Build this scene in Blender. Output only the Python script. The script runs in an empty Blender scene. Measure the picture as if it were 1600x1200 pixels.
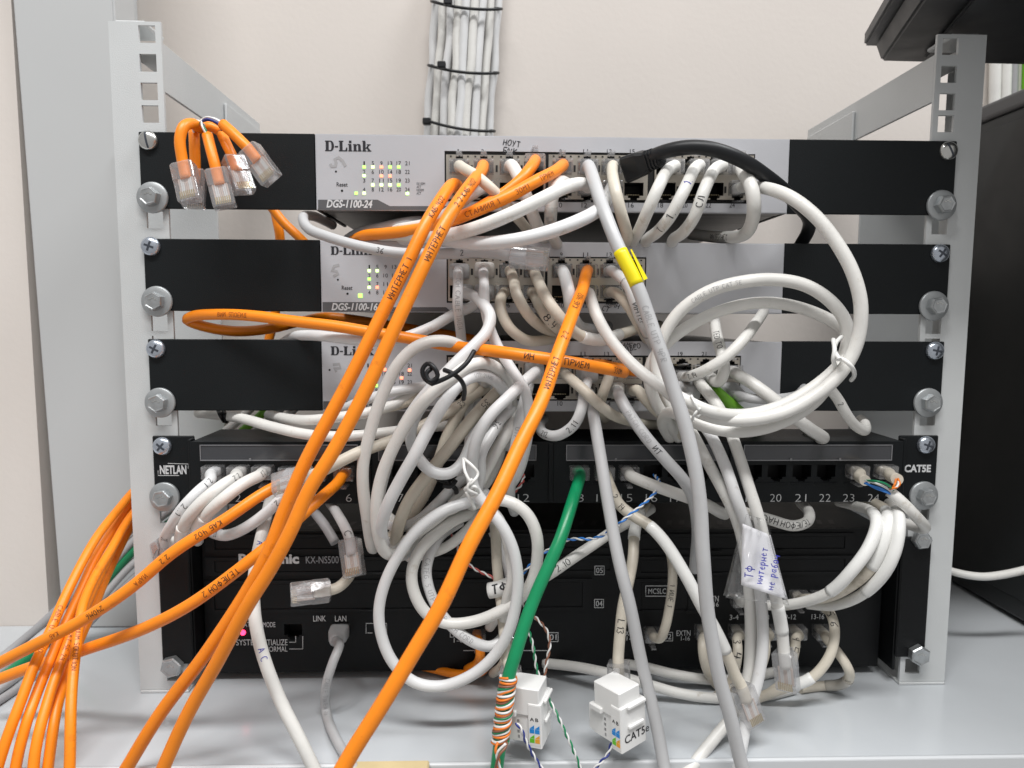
import bpy, bmesh, math, random
from mathutils import Vector, Matrix
random.seed(7)
S = bpy.context.scene
COL = S.collection
MM = 0.001
ZO = 0.3415                       # the table top is z = 0

# ---------------------------------------------------------------- camera
CP = Vector((-0.03615, -0.41880, -0.10645 + ZO))
YAW, PIT, ROL, FPX = 0.0279917, 0.0948892, 0.00419828, 1083.856
_f = Vector((math.sin(YAW)*math.cos(PIT), math.cos(YAW)*math.cos(PIT), -math.sin(PIT)))
_r = Vector((math.cos(YAW), -math.sin(YAW), 0))
_u = _r.cross(_f)
_c, _s = math.cos(ROL), math.sin(ROL)
CR, CU, CF = _r*_c + _u*_s, -_r*_s + _u*_c, _f
cam = bpy.data.cameras.new('camera')
camo = bpy.data.objects.new('camera', cam); COL.objects.link(camo)
m3 = Matrix((CR, CU, -CF)).transposed()
camo.matrix_world = Matrix.Translation(CP) @ m3.to_4x4()
cam.sensor_fit = 'HORIZONTAL'; cam.sensor_width = 36.0
cam.lens = 36.0*FPX/1600.0
cam.clip_start = 0.01; cam.clip_end = 50
cam.dof.use_dof = True; cam.dof.focus_distance = 0.375; cam.dof.aperture_fstop = 13.0
S.camera = camo

# ---------------------------------------------------------------- light
W = bpy.data.worlds.new('World'); S.world = W; W.use_nodes = True
bg = W.node_tree.nodes['Background']
bg.inputs[0].default_value = (1.0, 0.985, 0.97, 1); bg.inputs[1].default_value = 0.20

def lamp(name, loc, rot, sx, sy, energy, col):
    l = bpy.data.lights.new(name, 'AREA'); l.shape = 'RECTANGLE'; l.size = sx; l.size_y = sy
    l.energy = energy; l.color = col
    o = bpy.data.objects.new(name, l); COL.objects.link(o)
    o.location = loc; o.rotation_euler = rot
    return o
lamp('ceiling_light_front', (-0.15, -0.85, 1.75), (math.radians(-27+0), 0, 0), 1.2, 0.30, 27.0, (1.0, 0.992, 0.98))
lamp('ceiling_light_right', (1.0, -0.35, 1.85), (math.radians(-8), math.radians(26), 0), 0.6, 0.5, 10.0, (0.96, 0.98, 1.0))
S.view_settings.view_transform = 'Standard'; S.view_settings.look = 'None'
S.view_settings.exposure = 1.08; S.view_settings.gamma = 1.0
S.view_settings.use_curve_mapping = False
S.cycles.max_bounces = 10; S.cycles.transparent_max_bounces = 16
S.cycles.transmission_bounces = 8
S.cycles.use_denoising = True

# ---------------------------------------------------------------- helpers
def at(px, py, d=0.0):
    """photo pixel (1600x1200) -> point in the place, d millimetres in front of the rack face"""
    v = CF*FPX + CR*(px-800.0) + CU*(600.0-py)
    t = (-d*MM - CP.y)/v.y
    return CP + v*t
def project(p):
    v = p-CP; z = v.dot(CF)
    return 800+FPX*v.dot(CR)/z, 600-FPX*v.dot(CU)/z

MATS = {}
def mat(name, col, rough=0.5, metal=0.0, var=0.0, vscale=60.0, bump=0.0, bscale=800.0, coat=0.0, spec=0.5, dirt=None, aniso=None):
    m = bpy.data.materials.new(name); m.use_nodes = True
    n = m.node_tree.nodes; L = m.node_tree.links
    b = n['Principled BSDF']
    b.inputs['Base Color'].default_value = (*col, 1); b.inputs['Roughness'].default_value = rough
    b.inputs['Metallic'].default_value = metal
    b.inputs['Specular IOR Level'].default_value = spec
    if coat: b.inputs['Coat Weight'].default_value = coat; b.inputs['Coat Roughness'].default_value = 0.15
    if var or bump or dirt or aniso:
        tc = n.new('ShaderNodeTexCoord')
        src = tc.outputs['Object']
        if aniso:
            mp = n.new('ShaderNodeMapping'); mp.inputs['Scale'].default_value = aniso
            L.new(src, mp.inputs['Vector']); src = mp.outputs['Vector']
    if var:
        t = n.new('ShaderNodeTexNoise'); t.inputs['Scale'].default_value = vscale; t.inputs['Detail'].default_value = 6
        L.new(src, t.inputs['Vector'])
        r = n.new('ShaderNodeMapRange'); r.inputs[1].default_value = 0.25; r.inputs[2].default_value = 0.75
        r.inputs[3].default_value = 1-var; r.inputs[4].default_value = 1+var*0.5
        L.new(t.outputs['Fac'], r.inputs[0])
        x = n.new('ShaderNodeVectorMath'); x.operation = 'SCALE'; x.inputs[0].default_value = col
        L.new(r.outputs[0], x.inputs['Scale'])
        L.new(x.outputs[0], b.inputs['Base Color'])
        r2 = n.new('ShaderNodeMapRange'); r2.inputs[3].default_value = max(0.02, rough-0.10); r2.inputs[4].default_value = min(1, rough+0.12)
        L.new(t.outputs['Fac'], r2.inputs[0]); L.new(r2.outputs[0], b.inputs['Roughness'])
        last = x.outputs[0]
    if dirt:
        dc, dsc, th = dirt
        t = n.new('ShaderNodeTexNoise'); t.inputs['Scale'].default_value = dsc; t.inputs['Detail'].default_value = 9; t.inputs['Roughness'].default_value = 0.7
        L.new(src, t.inputs['Vector'])
        r = n.new('ShaderNodeMapRange'); r.inputs[1].default_value = th; r.inputs[2].default_value = th+0.13
        r.inputs[3].default_value = 0.0; r.inputs[4].default_value = 0.75
        L.new(t.outputs['Fac'], r.inputs[0])
        mx = n.new('ShaderNodeMix'); mx.data_type = 'RGBA'
        L.new(r.outputs[0], mx.inputs[0])
        if var: L.new(last, mx.inputs[6])
        else: mx.inputs[6].default_value = (*col, 1)
        mx.inputs[7].default_value = (*dc, 1)
        L.new(mx.outputs[2], b.inputs['Base Color'])
    if bump:
        t = n.new('ShaderNodeTexNoise'); t.inputs['Scale'].default_value = bscale; t.inputs['Detail'].default_value = 3
        L.new(src, t.inputs['Vector'])
        bp = n.new('ShaderNodeBump'); bp.inputs['Strength'].default_value = bump; bp.inputs['Distance'].default_value = 0.0004
        L.new(t.outputs['Fac'], bp.inputs['Height']); L.new(bp.outputs[0], b.inputs['Normal'])
    MATS[name] = m
    return m
def glow(name, col, e):
    m = bpy.data.materials.new(name); m.use_nodes = True
    b = m.node_tree.nodes['Principled BSDF']
    b.inputs['Base Color'].default_value = (*col, 1); b.inputs['Emission Color'].default_value = (*col, 1)
    b.inputs['Emission Strength'].default_value = e
    MATS[name] = m; return m
def clear(name, col, tr, gl, df):
    """clear moulded plastic: see-through, with gloss and a little milkiness"""
    m = bpy.data.materials.new(name); m.use_nodes = True
    n = m.node_tree.nodes; L = m.node_tree.links; n.clear()
    out = n.new('ShaderNodeOutputMaterial')
    t = n.new('ShaderNodeBsdfTransparent'); t.inputs[0].default_value = (*tr, 1)
    d = n.new('ShaderNodeBsdfDiffuse'); d.inputs[0].default_value = (*col, 1)
    tl = n.new('ShaderNodeBsdfTranslucent'); tl.inputs[0].default_value = (*col, 1)
    g = n.new('ShaderNodeBsdfGlossy'); g.inputs['Roughness'].default_value = 0.16
    lw = n.new('ShaderNodeLayerWeight'); lw.inputs['Blend'].default_value = 0.5
    fr = n.new('ShaderNodeMath'); fr.operation = 'POWER'; fr.inputs[1].default_value = 3.0
    L.new(lw.outputs['Facing'], fr.inputs[0])
    md = n.new('ShaderNodeMixShader'); md.inputs[0].default_value = 0.5
    L.new(d.outputs[0], md.inputs[1]); L.new(tl.outputs[0], md.inputs[2])
    m1 = n.new('ShaderNodeMixShader'); m1.inputs[0].default_value = df
    L.new(t.outputs[0], m1.inputs[1]); L.new(md.outputs[0], m1.inputs[2])
    ma = n.new('ShaderNodeMath'); ma.operation = 'MULTIPLY_ADD'; ma.inputs[1].default_value = 0.7; ma.inputs[2].default_value = gl
    L.new(fr.outputs[0], ma.inputs[0])
    m2 = n.new('ShaderNodeMixShader'); L.new(ma.outputs[0], m2.inputs[0])
    L.new(m1.outputs[0], m2.inputs[1]); L.new(g.outputs[0], m2.inputs[2])
    tc = n.new('ShaderNodeTexCoord'); nz = n.new('ShaderNodeTexNoise'); nz.inputs['Scale'].default_value = 260
    bp = n.new('ShaderNodeBump'); bp.inputs['Strength'].default_value = 0.2; bp.inputs['Distance'].default_value = 0.0006
    L.new(tc.outputs['Object'], nz.inputs['Vector']); L.new(nz.outputs['Fac'], bp.inputs['Height']); L.new(bp.outputs[0], g.inputs['Normal'])
    L.new(m2.outputs[0], out.inputs[0])
    MATS[name] = m; return m

mat('white', (0.74, 0.73, 0.70), 0.40, var=0.10, vscale=45, dirt=((0.44, 0.39, 0.31), 85, 0.60), bump=0.25, bscale=300)
mat('cool', (0.715, 0.718, 0.722), 0.36, var=0.07, vscale=40, dirt=((0.42, 0.39, 0.35), 80, 0.62), bump=0.2, bscale=300)
mat('grey', (0.50, 0.503, 0.51), 0.42, var=0.08, vscale=40, bump=0.2, bscale=300)
mat('cream', (0.64, 0.59, 0.50), 0.42, var=0.12, vscale=50, dirt=((0.36, 0.30, 0.22), 80, 0.60), bump=0.25, bscale=300)
mat('midgrey', (0.36, 0.36, 0.37), 0.5, var=0.08)
mat('orange', (0.93, 0.262, 0.008), 0.38, var=0.08, vscale=40, dirt=((0.50, 0.125, 0.010), 75, 0.60), bump=0.2, bscale=300)
mat('green', (0.004, 0.27, 0.105), 0.33, var=0.12, vscale=70)
mat('lime', (0.17, 0.44, 0.03), 0.4, var=0.06)
mat('black_pvc', (0.010, 0.011, 0.013), 0.42, var=0.1, spec=0.35)
mat('black_paint', (0.0045, 0.0062, 0.0075), 0.5, spec=0.28, var=0.18, vscale=18, bump=0.35, bscale=1600, dirt=((0.05, 0.052, 0.055), 240, 0.735))
mat('pbx_black', (0.0038, 0.0044, 0.0052), 0.5, spec=0.28, var=0.15, vscale=25, bump=0.3, bscale=1400, dirt=((0.05, 0.05, 0.05), 300, 0.74))
mat('pbx_cover', (0.0050, 0.0056, 0.0065), 0.5, spec=0.28, var=0.1, bump=0.3, bscale=1400)
mat('chassis', (0.055, 0.057, 0.06), 0.38, metal=0.4, var=0.15, aniso=(1, 30, 30), vscale=20)
mat('silver', (0.55, 0.555, 0.585), 0.36, metal=0.25, var=0.04, vscale=30, bump=0.12, bscale=2200)
mat('band', (0.10, 0.10, 0.105), 0.45)
mat('nickel', (0.52, 0.48, 0.42), 0.30, metal=0.75, var=0.15, vscale=90, bump=0.1)
mat('hole', (0.006, 0.006, 0.007), 0.5)
mat('ink', (0.012, 0.012, 0.016), 0.5)
mat('ink_logo', (0.02, 0.02, 0.025), 0.4)
mat('ink_print', (0.30, 0.30, 0.31), 0.5)
mat('ink_dark_orange', (0.25, 0.05, 0.008), 0.5)
mat('ink_blue', (0.03, 0.035, 0.36), 0.5)
mat('print_white', (0.62, 0.63, 0.64), 0.45)
mat('print_grey', (0.34, 0.35, 0.37), 0.45)
mat('rack_paint', (0.60, 0.618, 0.622), 0.38, var=0.05, vscale=25, bump=0.4, bscale=1800, dirt=((0.10, 0.10, 0.10), 210, 0.735))
mat('wall_paint', (0.715, 0.662, 0.618), 0.85, var=0.06, vscale=6, bump=0.3, bscale=240)
mat('panel_paint', (0.53, 0.538, 0.54), 0.45, var=0.03, vscale=6)
mat('table_top', (0.54, 0.567, 0.592), 0.17, var=0.09, vscale=9, bump=0.05, bscale=600, spec=0.6, dirt=((0.28, 0.28, 0.28), 300, 0.735))
mat('table_edge', (0.60, 0.62, 0.64), 0.3)
mat('zinc', (0.50, 0.52, 0.53), 0.33, metal=0.8, var=0.25, vscale=160, bump=0.3, bscale=900)
mat('zinc_washer', (0.42, 0.44, 0.45), 0.42, metal=0.55, var=0.15, vscale=140)
mat('steel', (0.62, 0.62, 0.60), 0.22, metal=0.95, var=0.1, vscale=200)
mat('blue_zinc', (0.55, 0.60, 0.68), 0.25, metal=0.85, var=0.15, vscale=220)
mat('recess', (0.08, 0.09, 0.11), 0.35, metal=0.6)
mat('gold', (0.66, 0.56, 0.38), 0.25, metal=0.9)
mat('dark_plastic', (0.018, 0.020, 0.023), 0.45, var=0.1)
mat('dark_grey', (0.075, 0.075, 0.078), 0.5, var=0.05)
mat('tower_black', (0.018, 0.020, 0.021), 0.5, var=0.1)
mat('keystone', (0.80, 0.80, 0.79), 0.34, var=0.02)
mat('paper', (0.86, 0.86, 0.90), 0.7, var=0.03)
mat('yellow_tape', (0.86, 0.72, 0.004), 0.4, var=0.06)
mat('wood_cream', (0.62, 0.50, 0.28), 0.5, var=0.1)
mat('wire_blue', (0.03, 0.20, 0.62), 0.35)
mat('wire_white', (0.75, 0.75, 0.74), 0.35)
mat('wire_red', (0.50, 0.09, 0.08), 0.35)
mat('wire_brown', (0.24, 0.10, 0.06), 0.4)
mat('wire_green', (0.01, 0.22, 0.09), 0.35)
mat('wire_orange', (0.78, 0.20, 0.02), 0.35)
mat('wire_navy', (0.02, 0.035, 0.22), 0.35)
mat('sticker_blue', (0.01, 0.25, 0.68), 0.4)
mat('sticker_green', (0.13, 0.55, 0.02), 0.4)
mat('sticker_orange', (0.86, 0.38, 0.03), 0.4)
mat('sleeve', (0.80, 0.80, 0.78), 0.28, var=0.04)
mat('window_strip', (0.045, 0.047, 0.053), 0.14, var=0.12, vscale=20, spec=0.7)
mat('window_rim', (0.20, 0.20, 0.21), 0.25)
mat('green_far', (0.20, 0.60, 0.03), 0.5)
clear('clear_plug', (0.78, 0.78, 0.79), (0.97, 0.97, 0.98), 0.15, 0.22)
clear('clear_bag', (0.70, 0.72, 0.75), (1.0, 1.0, 1.0), 0.05, 0.03)
clear('clear_sleeve', (0.75, 0.74, 0.72), (0.95, 0.95, 0.95), 0.06, 0.5)
glow('led_green', (0.30, 0.85, 0.10), 1.3)
glow('led_white', (0.62, 1.0, 0.30), 1.3)
glow('led_red', (1.0, 0.22, 0.12), 1.3)
glow('led_status', (1.0, 0.03, 0.10), 2.5)
M = MATS

def put(name, mesh, parent=None, loc=None):
    o = bpy.data.objects.new(name, mesh); COL.objects.link(o)
    if parent is not None:
        o.parent = parent
    if loc is not None: o.location = loc
    return o
def thing(name, label, cat, loc=(0, 0, 0), group=None):
    o = bpy.data.objects.new(name, None); COL.objects.link(o); o.location = loc
    o.empty_display_size = 0.01
    o['label'] = label; o['category'] = cat
    if group: o['group'] = group
    return o
def wloc(o):
    v = Vector((0, 0, 0))
    while o is not None:
        v += o.location; o = o.parent
    return v
def mk(name, bm, m, parent=None, smooth=False, label=None, origin=None):
    """bmesh in world coordinates -> one mesh object under parent (parents are only ever translated)"""
    off = wloc(parent) if parent is not None else Vector((0, 0, 0))
    if origin is not None:
        off = Vector(origin)
    for v in bm.verts: v.co -= off
    me = bpy.data.meshes.new(name); bm.to_mesh(me); bm.free()
    for mm in (m if isinstance(m, (list, tuple)) else [m]): me.materials.append(mm)
    if smooth:
        for p in me.polygons: p.use_smooth = True
    o = put(name, me, parent)
    if origin is not None:
        o.location = off - (wloc(parent) if parent is not None else Vector((0, 0, 0)))
    if label: o['label'] = label
    return o
def box(bm, x0, x1, y0, y1, z0, z1, bev=0.0, seg=1, mi=0):
    vs = [bm.verts.new((x, y, z)) for x in (x0, x1) for y in (y0, y1) for z in (z0, z1)]
    fs = []
    for q in ((0, 1, 3, 2), (4, 6, 7, 5), (0, 4, 5, 1), (2, 3, 7, 6), (0, 2, 6, 4), (1, 5, 7, 3)):
        f = bm.faces.new([vs[i] for i in q]); f.material_index = mi; fs.append(f)
    if bev > 0:
        es = list({e for f in fs for e in f.edges})
        bmesh.ops.bevel(bm, geom=es, offset=bev, segments=seg, affect='EDGES', profile=0.5)
    return vs
def boxo(name, x0, x1, y0, y1, z0, z1, m, parent=None, bev=0.0, seg=1, label=None):
    bm = bmesh.new(); box(bm, x0, x1, y0, y1, z0, z1, bev, seg)
    return mk(name, bm, m, parent, label=label)
def plate(bm, x0, x1, z0, z1, y0, y1, holes):
    """plate in the XZ plane from y0 (front) to y1 (back) with rectangular holes"""
    xs = sorted({x0, x1} | {v for h in holes for v in (h[0], h[1]) if x0 < v < x1})
    zs = sorted({z0, z1} | {v for h in holes for v in (h[2], h[3]) if z0 < v < z1})
    def solid(i, j):
        if i < 0 or j < 0 or i >= len(xs)-1 or j >= len(zs)-1: return False
        cx, cz = (xs[i]+xs[i+1])/2, (zs[j]+zs[j+1])/2
        return not any(h[0] < cx < h[1] and h[2] < cz < h[3] for h in holes)
    def q(a, b, c, d):
        bm.faces.new([bm.verts.new(p) for p in (a, b, c, d)])
    for i in range(len(xs)-1):
        for j in range(len(zs)-1):
            if not solid(i, j): continue
            a, b, c, d = xs[i], xs[i+1], zs[j], zs[j+1]
            q((a, y0, c), (b, y0, c), (b, y0, d), (a, y0, d))
            q((a, y1, c), (a, y1, d), (b, y1, d), (b, y1, c))
            if not solid(i-1, j): q((a, y0, c), (a, y0, d), (a, y1, d), (a, y1, c))
            if not solid(i+1, j): q((b, y0, c), (b, y1, c), (b, y1, d), (b, y0, d))
            if not solid(i, j-1): q((a, y0, c), (a, y1, c), (b, y1, c), (b, y0, c))
            if not solid(i, j+1): q((a, y0, d), (b, y0, d), (b, y1, d), (a, y1, d))
    bmesh.ops.remove_doubles(bm, verts=bm.verts, dist=1e-7)
def quad_px(bm, pts, d, mi=0):
    f = bm.faces.new([bm.verts.new(at(x, y, d)) for x, y in pts]); f.material_index = mi
    return f
def prism_px(bm, pts, d0, d1):
    """polygon given in pixels on the plane d0, extruded straight back to d1 (mm)"""
    a = [at(x, y, d0) for x, y in pts]
    fr = [bm.verts.new(p) for p in a]
    bk = [bm.verts.new((p.x, -d1*MM, p.z)) for p in a]
    bm.faces.new(fr); bm.faces.new(bk[::-1])
    n = len(a)
    for i in range(n):
        bm.faces.new([fr[i], bk[i], bk[(i+1) % n], fr[(i+1) % n]])
    bmesh.ops.recalc_face_normals(bm, faces=bm.faces)

# --- lettering set from the built-in font, fitted to a pixel box on a plane
_tc = {}
def glyphs(body, bold=0.0, shear=0.0):
    k = (body, bold, shear)
    if k not in _tc:
        cu = bpy.data.curves.new('t', 'FONT'); cu.body = body; cu.size = 1.0; cu.offset = bold; cu.shear = shear
        cu.resolution_u = 3
        o = bpy.data.objects.new('t', cu)
        me = bpy.data.meshes.new_from_object(o)
        vs = [(v.co.x, v.co.y) for v in me.vertices]; fs = [tuple(p.vertices) for p in me.polygons]
        bpy.data.objects.remove(o); bpy.data.curves.remove(cu); bpy.data.meshes.remove(me)
        _tc[k] = (vs, fs)
    return _tc[k]
def fit_text(bm, vs, fs, x0, y0, x1, y1, d):
    """glyph mesh scaled so that its bounding box fills the pixel box (y0 top, y1 bottom)"""
    ax, bx = min(v[0] for v in vs), max(v[0] for v in vs)
    ay, by = min(v[1] for v in vs), max(v[1] for v in vs)
    p0, p1 = at(x0, y1, d), at(x1, y0, d)
    nv = []
    for x, y in vs:
        u = (x-ax)/max(1e-9, bx-ax); w = (y-ay)/max(1e-9, by-ay)
        nv.append(bm.verts.new((p0.x+(p1.x-p0.x)*u, -d*MM, p0.z+(p1.z-p0.z)*w)))
    for f in fs:
        try: bm.faces.new([nv[i] for i in f])
        except ValueError: pass
def words(name, items, d, m, parent, label=None):
    """items: (text, x0, y0, x1, y1[, bold, shear]) all as one printed part"""
    bm = bmesh.new()
    for it in items:
        b = it[5] if len(it) > 5 else 0.0; s = it[6] if len(it) > 6 else 0.0
        vs, fs = glyphs(it[0], b, s)
        if vs: fit_text(bm, vs, fs, *it[1:5], d)
    bmesh.ops.recalc_face_normals(bm, faces=bm.faces)
    return mk(name, bm, m, parent, label=label)

# --- pen strokes: a small hand-lettered alphabet, each glyph a list of polylines in a 0.7 x 1 box
def _arc(cx, cy, rx, ry, a0, a1, n=7):
    return [(cx+rx*math.cos(math.radians(a0+(a1-a0)*i/(n-1))), cy+ry*math.sin(math.radians(a0+(a1-a0)*i/(n-1)))) for i in range(n)]
PEN = {
 'И': [[(0, 1), (.02, 0), (.52, 1), (.55, 0)]], 'Н': [[(0, 1), (0, 0)], [(.5, 1), (.5, 0)], [(0, .5), (.5, .5)]],
 'Т': [[(0, 1), (.6, 1)], [(.3, 1), (.28, 0)]], 'Е': [[(.5, 1), (0, 1), (0, 0), (.5, 0)], [(0, .52), (.4, .52)]],
 'Р': [[(0, 0), (0, 1), (.4, .95), (.5, .72), (.35, .5), (0, .48)]], 'П': [[(0, 0), (0, 1), (.5, 1), (.5, 0)]],
 'М': [[(0, 0), (.05, 1), (.3, .4), (.55, 1), (.6, 0)]], 'К': [[(0, 1), (0, 0)], [(.5, 1), (0, .5), (.5, 0)]],
 'А': [[(0, 0), (.28, 1), (.56, 0)], [(.1, .38), (.46, .38)]], 'Б': [[(.5, 1), (0, 1), (0, 0), (.4, .05), (.5, .28), (.38, .5), (0, .52)]],
 'Л': [[(0, 0), (.15, .2), (.28, 1), (.52, 1), (.55, 0)]], 'О': [_arc(.3, .5, .3, .5, 90, 450, 11)],
 'Ф': [_arc(.32, .55, .32, .28, 0, 360, 11), [(.32, 1.05), (.32, -.1)]], 'У': [[(0, 1), (.25, .45)], [(.55, 1), (.15, -.05)]],
 'Ы': [[(0, 1), (0, 0), (.28, .05), (.3, .4), (0, .5)], [(.5, 1), (.5, 0)]], 'В': [[(0, 0), (0, 1), (.4, .9), (.35, .6), (0, .52), (.45, .42), (.45, .08), (0, 0)]],
 'Д': [[(0, -.1), (.02, .05), (.55, .05), (.57, -.1)], [(.08, .05), (.2, 1), (.45, 1), (.48, .05)]], 'С': [_arc(.32, .5, .32, .5, 50, 310, 8)],
 'Ч': [[(0, 1), (.05, .55), (.45, .55)], [(.48, 1), (.45, 0)]], 'Я': [[(.5, 0), (.5, 1), (.12, .95), (.05, .7), (.2, .5), (.5, .48)], [(.25, .48), (0, 0)]],
 '0': [_arc(.26, .5, .26, .5, 90, 450, 10)], '1': [[(.05, .75), (.25, 1), (.25, 0)]],
 '2': [[(0, .78), (.2, 1), (.45, .85), (.4, .55), (0, 0), (.5, .02)]], '3': [[(0, .9), (.3, 1), (.45, .78), (.2, .55), (.48, .3), (.3, 0), (0, .1)]],
 '4': [[(.05, 1), (0, .45), (.5, .45)], [(.4, .9), (.38, 0)]], '5': [[(.5, 1), (.08, 1), (.05, .6), (.4, .55), (.45, .15), (.1, 0)]],
 '6': [[(.45, 1), (.1, .6), (.02, .25), (.2, 0), (.45, .15), (.4, .42), (.05, .35)]], '7': [[(0, 1), (.5, 1), (.2, 0)]],
 '8': [_arc(.25, .75, .2, .24, -90, 270, 9), _arc(.25, .26, .25, .26, 90, 450, 9)], '9': [[(.45, .65), (.2, .5), (.02, .75), (.25, 1), (.45, .85), (.42, .4), (.2, 0)]],
 '.': [[(.1, 0), (.16, .05)]], '-': [[(.05, .5), (.4, .5)]], '/': [[(0, 0), (.4, 1)]], ' ': [],
 'C': [_arc(.3, .5, .3, .5, 45, 315, 8)], 'B': [[(0, 0), (0, 1), (.38, .95), (.38, .58), (0, .52), (.45, .45), (.45, .05), (0, 0)]],
 'L': [[(0, 1), (0, 0), (.45, 0)]], 'I': [[(.1, 1), (.1, 0)]], 'H': [[(0, 1), (0, 0)], [(.5, 1), (.5, 0)], [(0, .5), (.5, .5)]],
 'R': [[(0, 0), (0, 1), (.42, .92), (.42, .55), (0, .5), (.48, 0)]], 'D': [[(0, 0), (0, 1), (.4, .8), (.45, .4), (.3, .05), (0, 0)]],
 'U': [[(0, 1), (0, .2), (.25, 0), (.5, .2), (.5, 1)]], 'S': [[(.48, .9), (.2, 1), (.03, .75), (.45, .3), (.25, 0), (0, .12)]],
 'G': [_arc(.3, .5, .3, .5, 45, 340, 8)+[(.58, .45), (.35, .45)]], 'Y': [[(0, 1), (.27, .5), (.55, 1)], [(.27, .5), (.27, 0)]],
 'т': [[(0, .65), (.5, .65)], [(.25, .65), (.25, 0)]], 'и': [[(0, .65), (.05, 0), (.4, .6), (.45, 0)]], 'н': [[(0, .65), (0, 0)], [(.4, .65), (.4, 0)], [(0, .32), (.4, .32)]],
 'е': [[(.05, .35), (.4, .4), (.25, .65), (.03, .35), (.2, 0), (.42, .1)]], 'р': [[(0, .65), (0, -.4)], [(0, .5), (.25, .65), (.4, .35), (.2, .05), (0, .15)]],
 'а': [[(.4, .6), (.1, .55), (.02, .2), (.2, 0), (.4, .5), (.42, 0)]], 'б': [[(.45, 1), (.1, .75), (.02, .3), (.2, 0), (.42, .25), (.25, .5), (.05, .4)]],
 'о': [_arc(.22, .32, .2, .32, 90, 450, 9)], 'ч': [[(0, .65), (.05, .35), (.4, .35)], [(.42, .65), (.4, 0)]],
}
for _a, _b in (('A', 'А'), ('T', 'Т'), ('E', 'Е'), ('P', 'Р'), ('O', 'О'), ('N', 'И'), ('X', 'К'), ('M', 'М'), ('K', 'К')): PEN.setdefault(_a, PEN[_b])
PEN['N'] = [[(0, 0), (0, 1), (.5, 0), (.5, 1)]]
def pen_lines(text, gap=0.24, jit=0.05):
    """-> list of polylines (x along, y up, glyph height 1), total length"""
    x = 0.0; out = []
    rnd = random.Random(hash(text) % 1000 if False else sum(ord(c)*(i+3) for i, c in enumerate(text)))
    for ch in text:
        g = PEN.get(ch, PEN['И'])
        w = max([p[0] for l in g for p in l], default=0.3)
        dy = rnd.uniform(-jit, jit); sl = rnd.uniform(-.06, .10)
        for l in g:
            pts = [(x+p[0]+sl*p[1]+rnd.uniform(-.02, .02), p[1]*rnd.uniform(.95, 1.05)+dy) for p in l]
            fine = []
            for a, b in zip(pts, pts[1:]):
                n = max(1, int(math.hypot(b[0]-a[0], b[1]-a[1])/0.28))
                for k in range(n): fine.append((a[0]+(b[0]-a[0])*k/n, a[1]+(b[1]-a[1])*k/n))
            fine.append(pts[-1]); out.append(fine)
        x += w+gap
    return out, max(0.1, x-gap)
def ribbon(bm, pts2, w, fn):
    """flat pen line: pts2 in 2D, half width w, fn maps 2D -> 3D"""
    n = len(pts2)
    L, R = [], []
    for i, (x, y) in enumerate(pts2):
        a = pts2[max(0, i-1)]; b = pts2[min(n-1, i+1)]
        dx, dy = b[0]-a[0], b[1]-a[1]; l = math.hypot(dx, dy) or 1
        nx, ny = -dy/l*w, dx/l*w
        L.append(bm.verts.new(fn(x+nx, y+ny))); R.append(bm.verts.new(fn(x-nx, y-ny)))
    for i in range(n-1):
        try: bm.faces.new((L[i], R[i], R[i+1], L[i+1]))
        except ValueError: pass
def pen_on_plane(bm, text, px, py, h_px, ang, d, w=0.07, sx=1.0):
    """hand lettering on a plane facing the camera; px,py = start of base line, ang in degrees (screen, up positive)"""
    ls, tot = pen_lines(text)
    ca, sa = math.cos(math.radians(ang)), math.sin(math.radians(ang))
    def fn(x, y):
        u, v = x*h_px*sx, y*h_px
        return at(px+u*ca-v*sa, py-u*sa-v*ca, d)
    for l in ls: ribbon(bm, l, w, fn)

# --- tubes
def spline(P, step=0.0022):
    """centripetal Catmull-Rom through P, resampled evenly"""
    n = len(P)
    if n == 2: raw = [P[0].lerp(P[1], i/8) for i in range(9)]
    else:
        Q = [P[0]*2-P[1]]+list(P)+[P[-1]*2-P[-2]]
        raw = []
        for i in range(1, n):
            p0, p1, p2, p3 = Q[i-1], Q[i], Q[i+1], Q[i+2]
            t0 = 0; t1 = t0+max(1e-6, (p1-p0).length)**.5; t2 = t1+max(1e-6, (p2-p1).length)**.5; t3 = t2+max(1e-6, (p3-p2).length)**.5
            for k in range(14):
                t = t1+(t2-t1)*k/14
                a1 = p0*((t1-t)/(t1-t0))+p1*((t-t0)/(t1-t0)); a2 = p1*((t2-t)/(t2-t1))+p2*((t-t1)/(t2-t1)); a3 = p2*((t3-t)/(t3-t2))+p3*((t-t2)/(t3-t2))
                b1 = a1*((t2-t)/(t2-t0))+a2*((t-t0)/(t2-t0)); b2 = a2*((t3-t)/(t3-t1))+a3*((t-t1)/(t3-t1))
                raw.append(b1*((t2-t)/(t2-t1))+b2*((t-t1)/(t2-t1)))
        raw.append(P[-1].copy())
    # a light smoothing keeps stiff cable from kinking at the control points
    for _ in range(6):
        raw = [raw[0]]+[(raw[i-1]+raw[i]*2+raw[i+1])/4 for i in range(1, len(raw)-1)]+[raw[-1]]
    acc = [0.0]
    for a, b in zip(raw, raw[1:]): acc.append(acc[-1]+(b-a).length)
    m = max(2, int(acc[-1]/step)); out = []; j = 0
    for i in range(m+1):
        s = acc[-1]*i/m
        while j < len(raw)-2 and acc[j+1] < s: j += 1
        seg = acc[j+1]-acc[j]
        out.append(raw[j].lerp(raw[j+1], (s-acc[j])/seg if seg > 1e-12 else 0))
    return out
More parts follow.
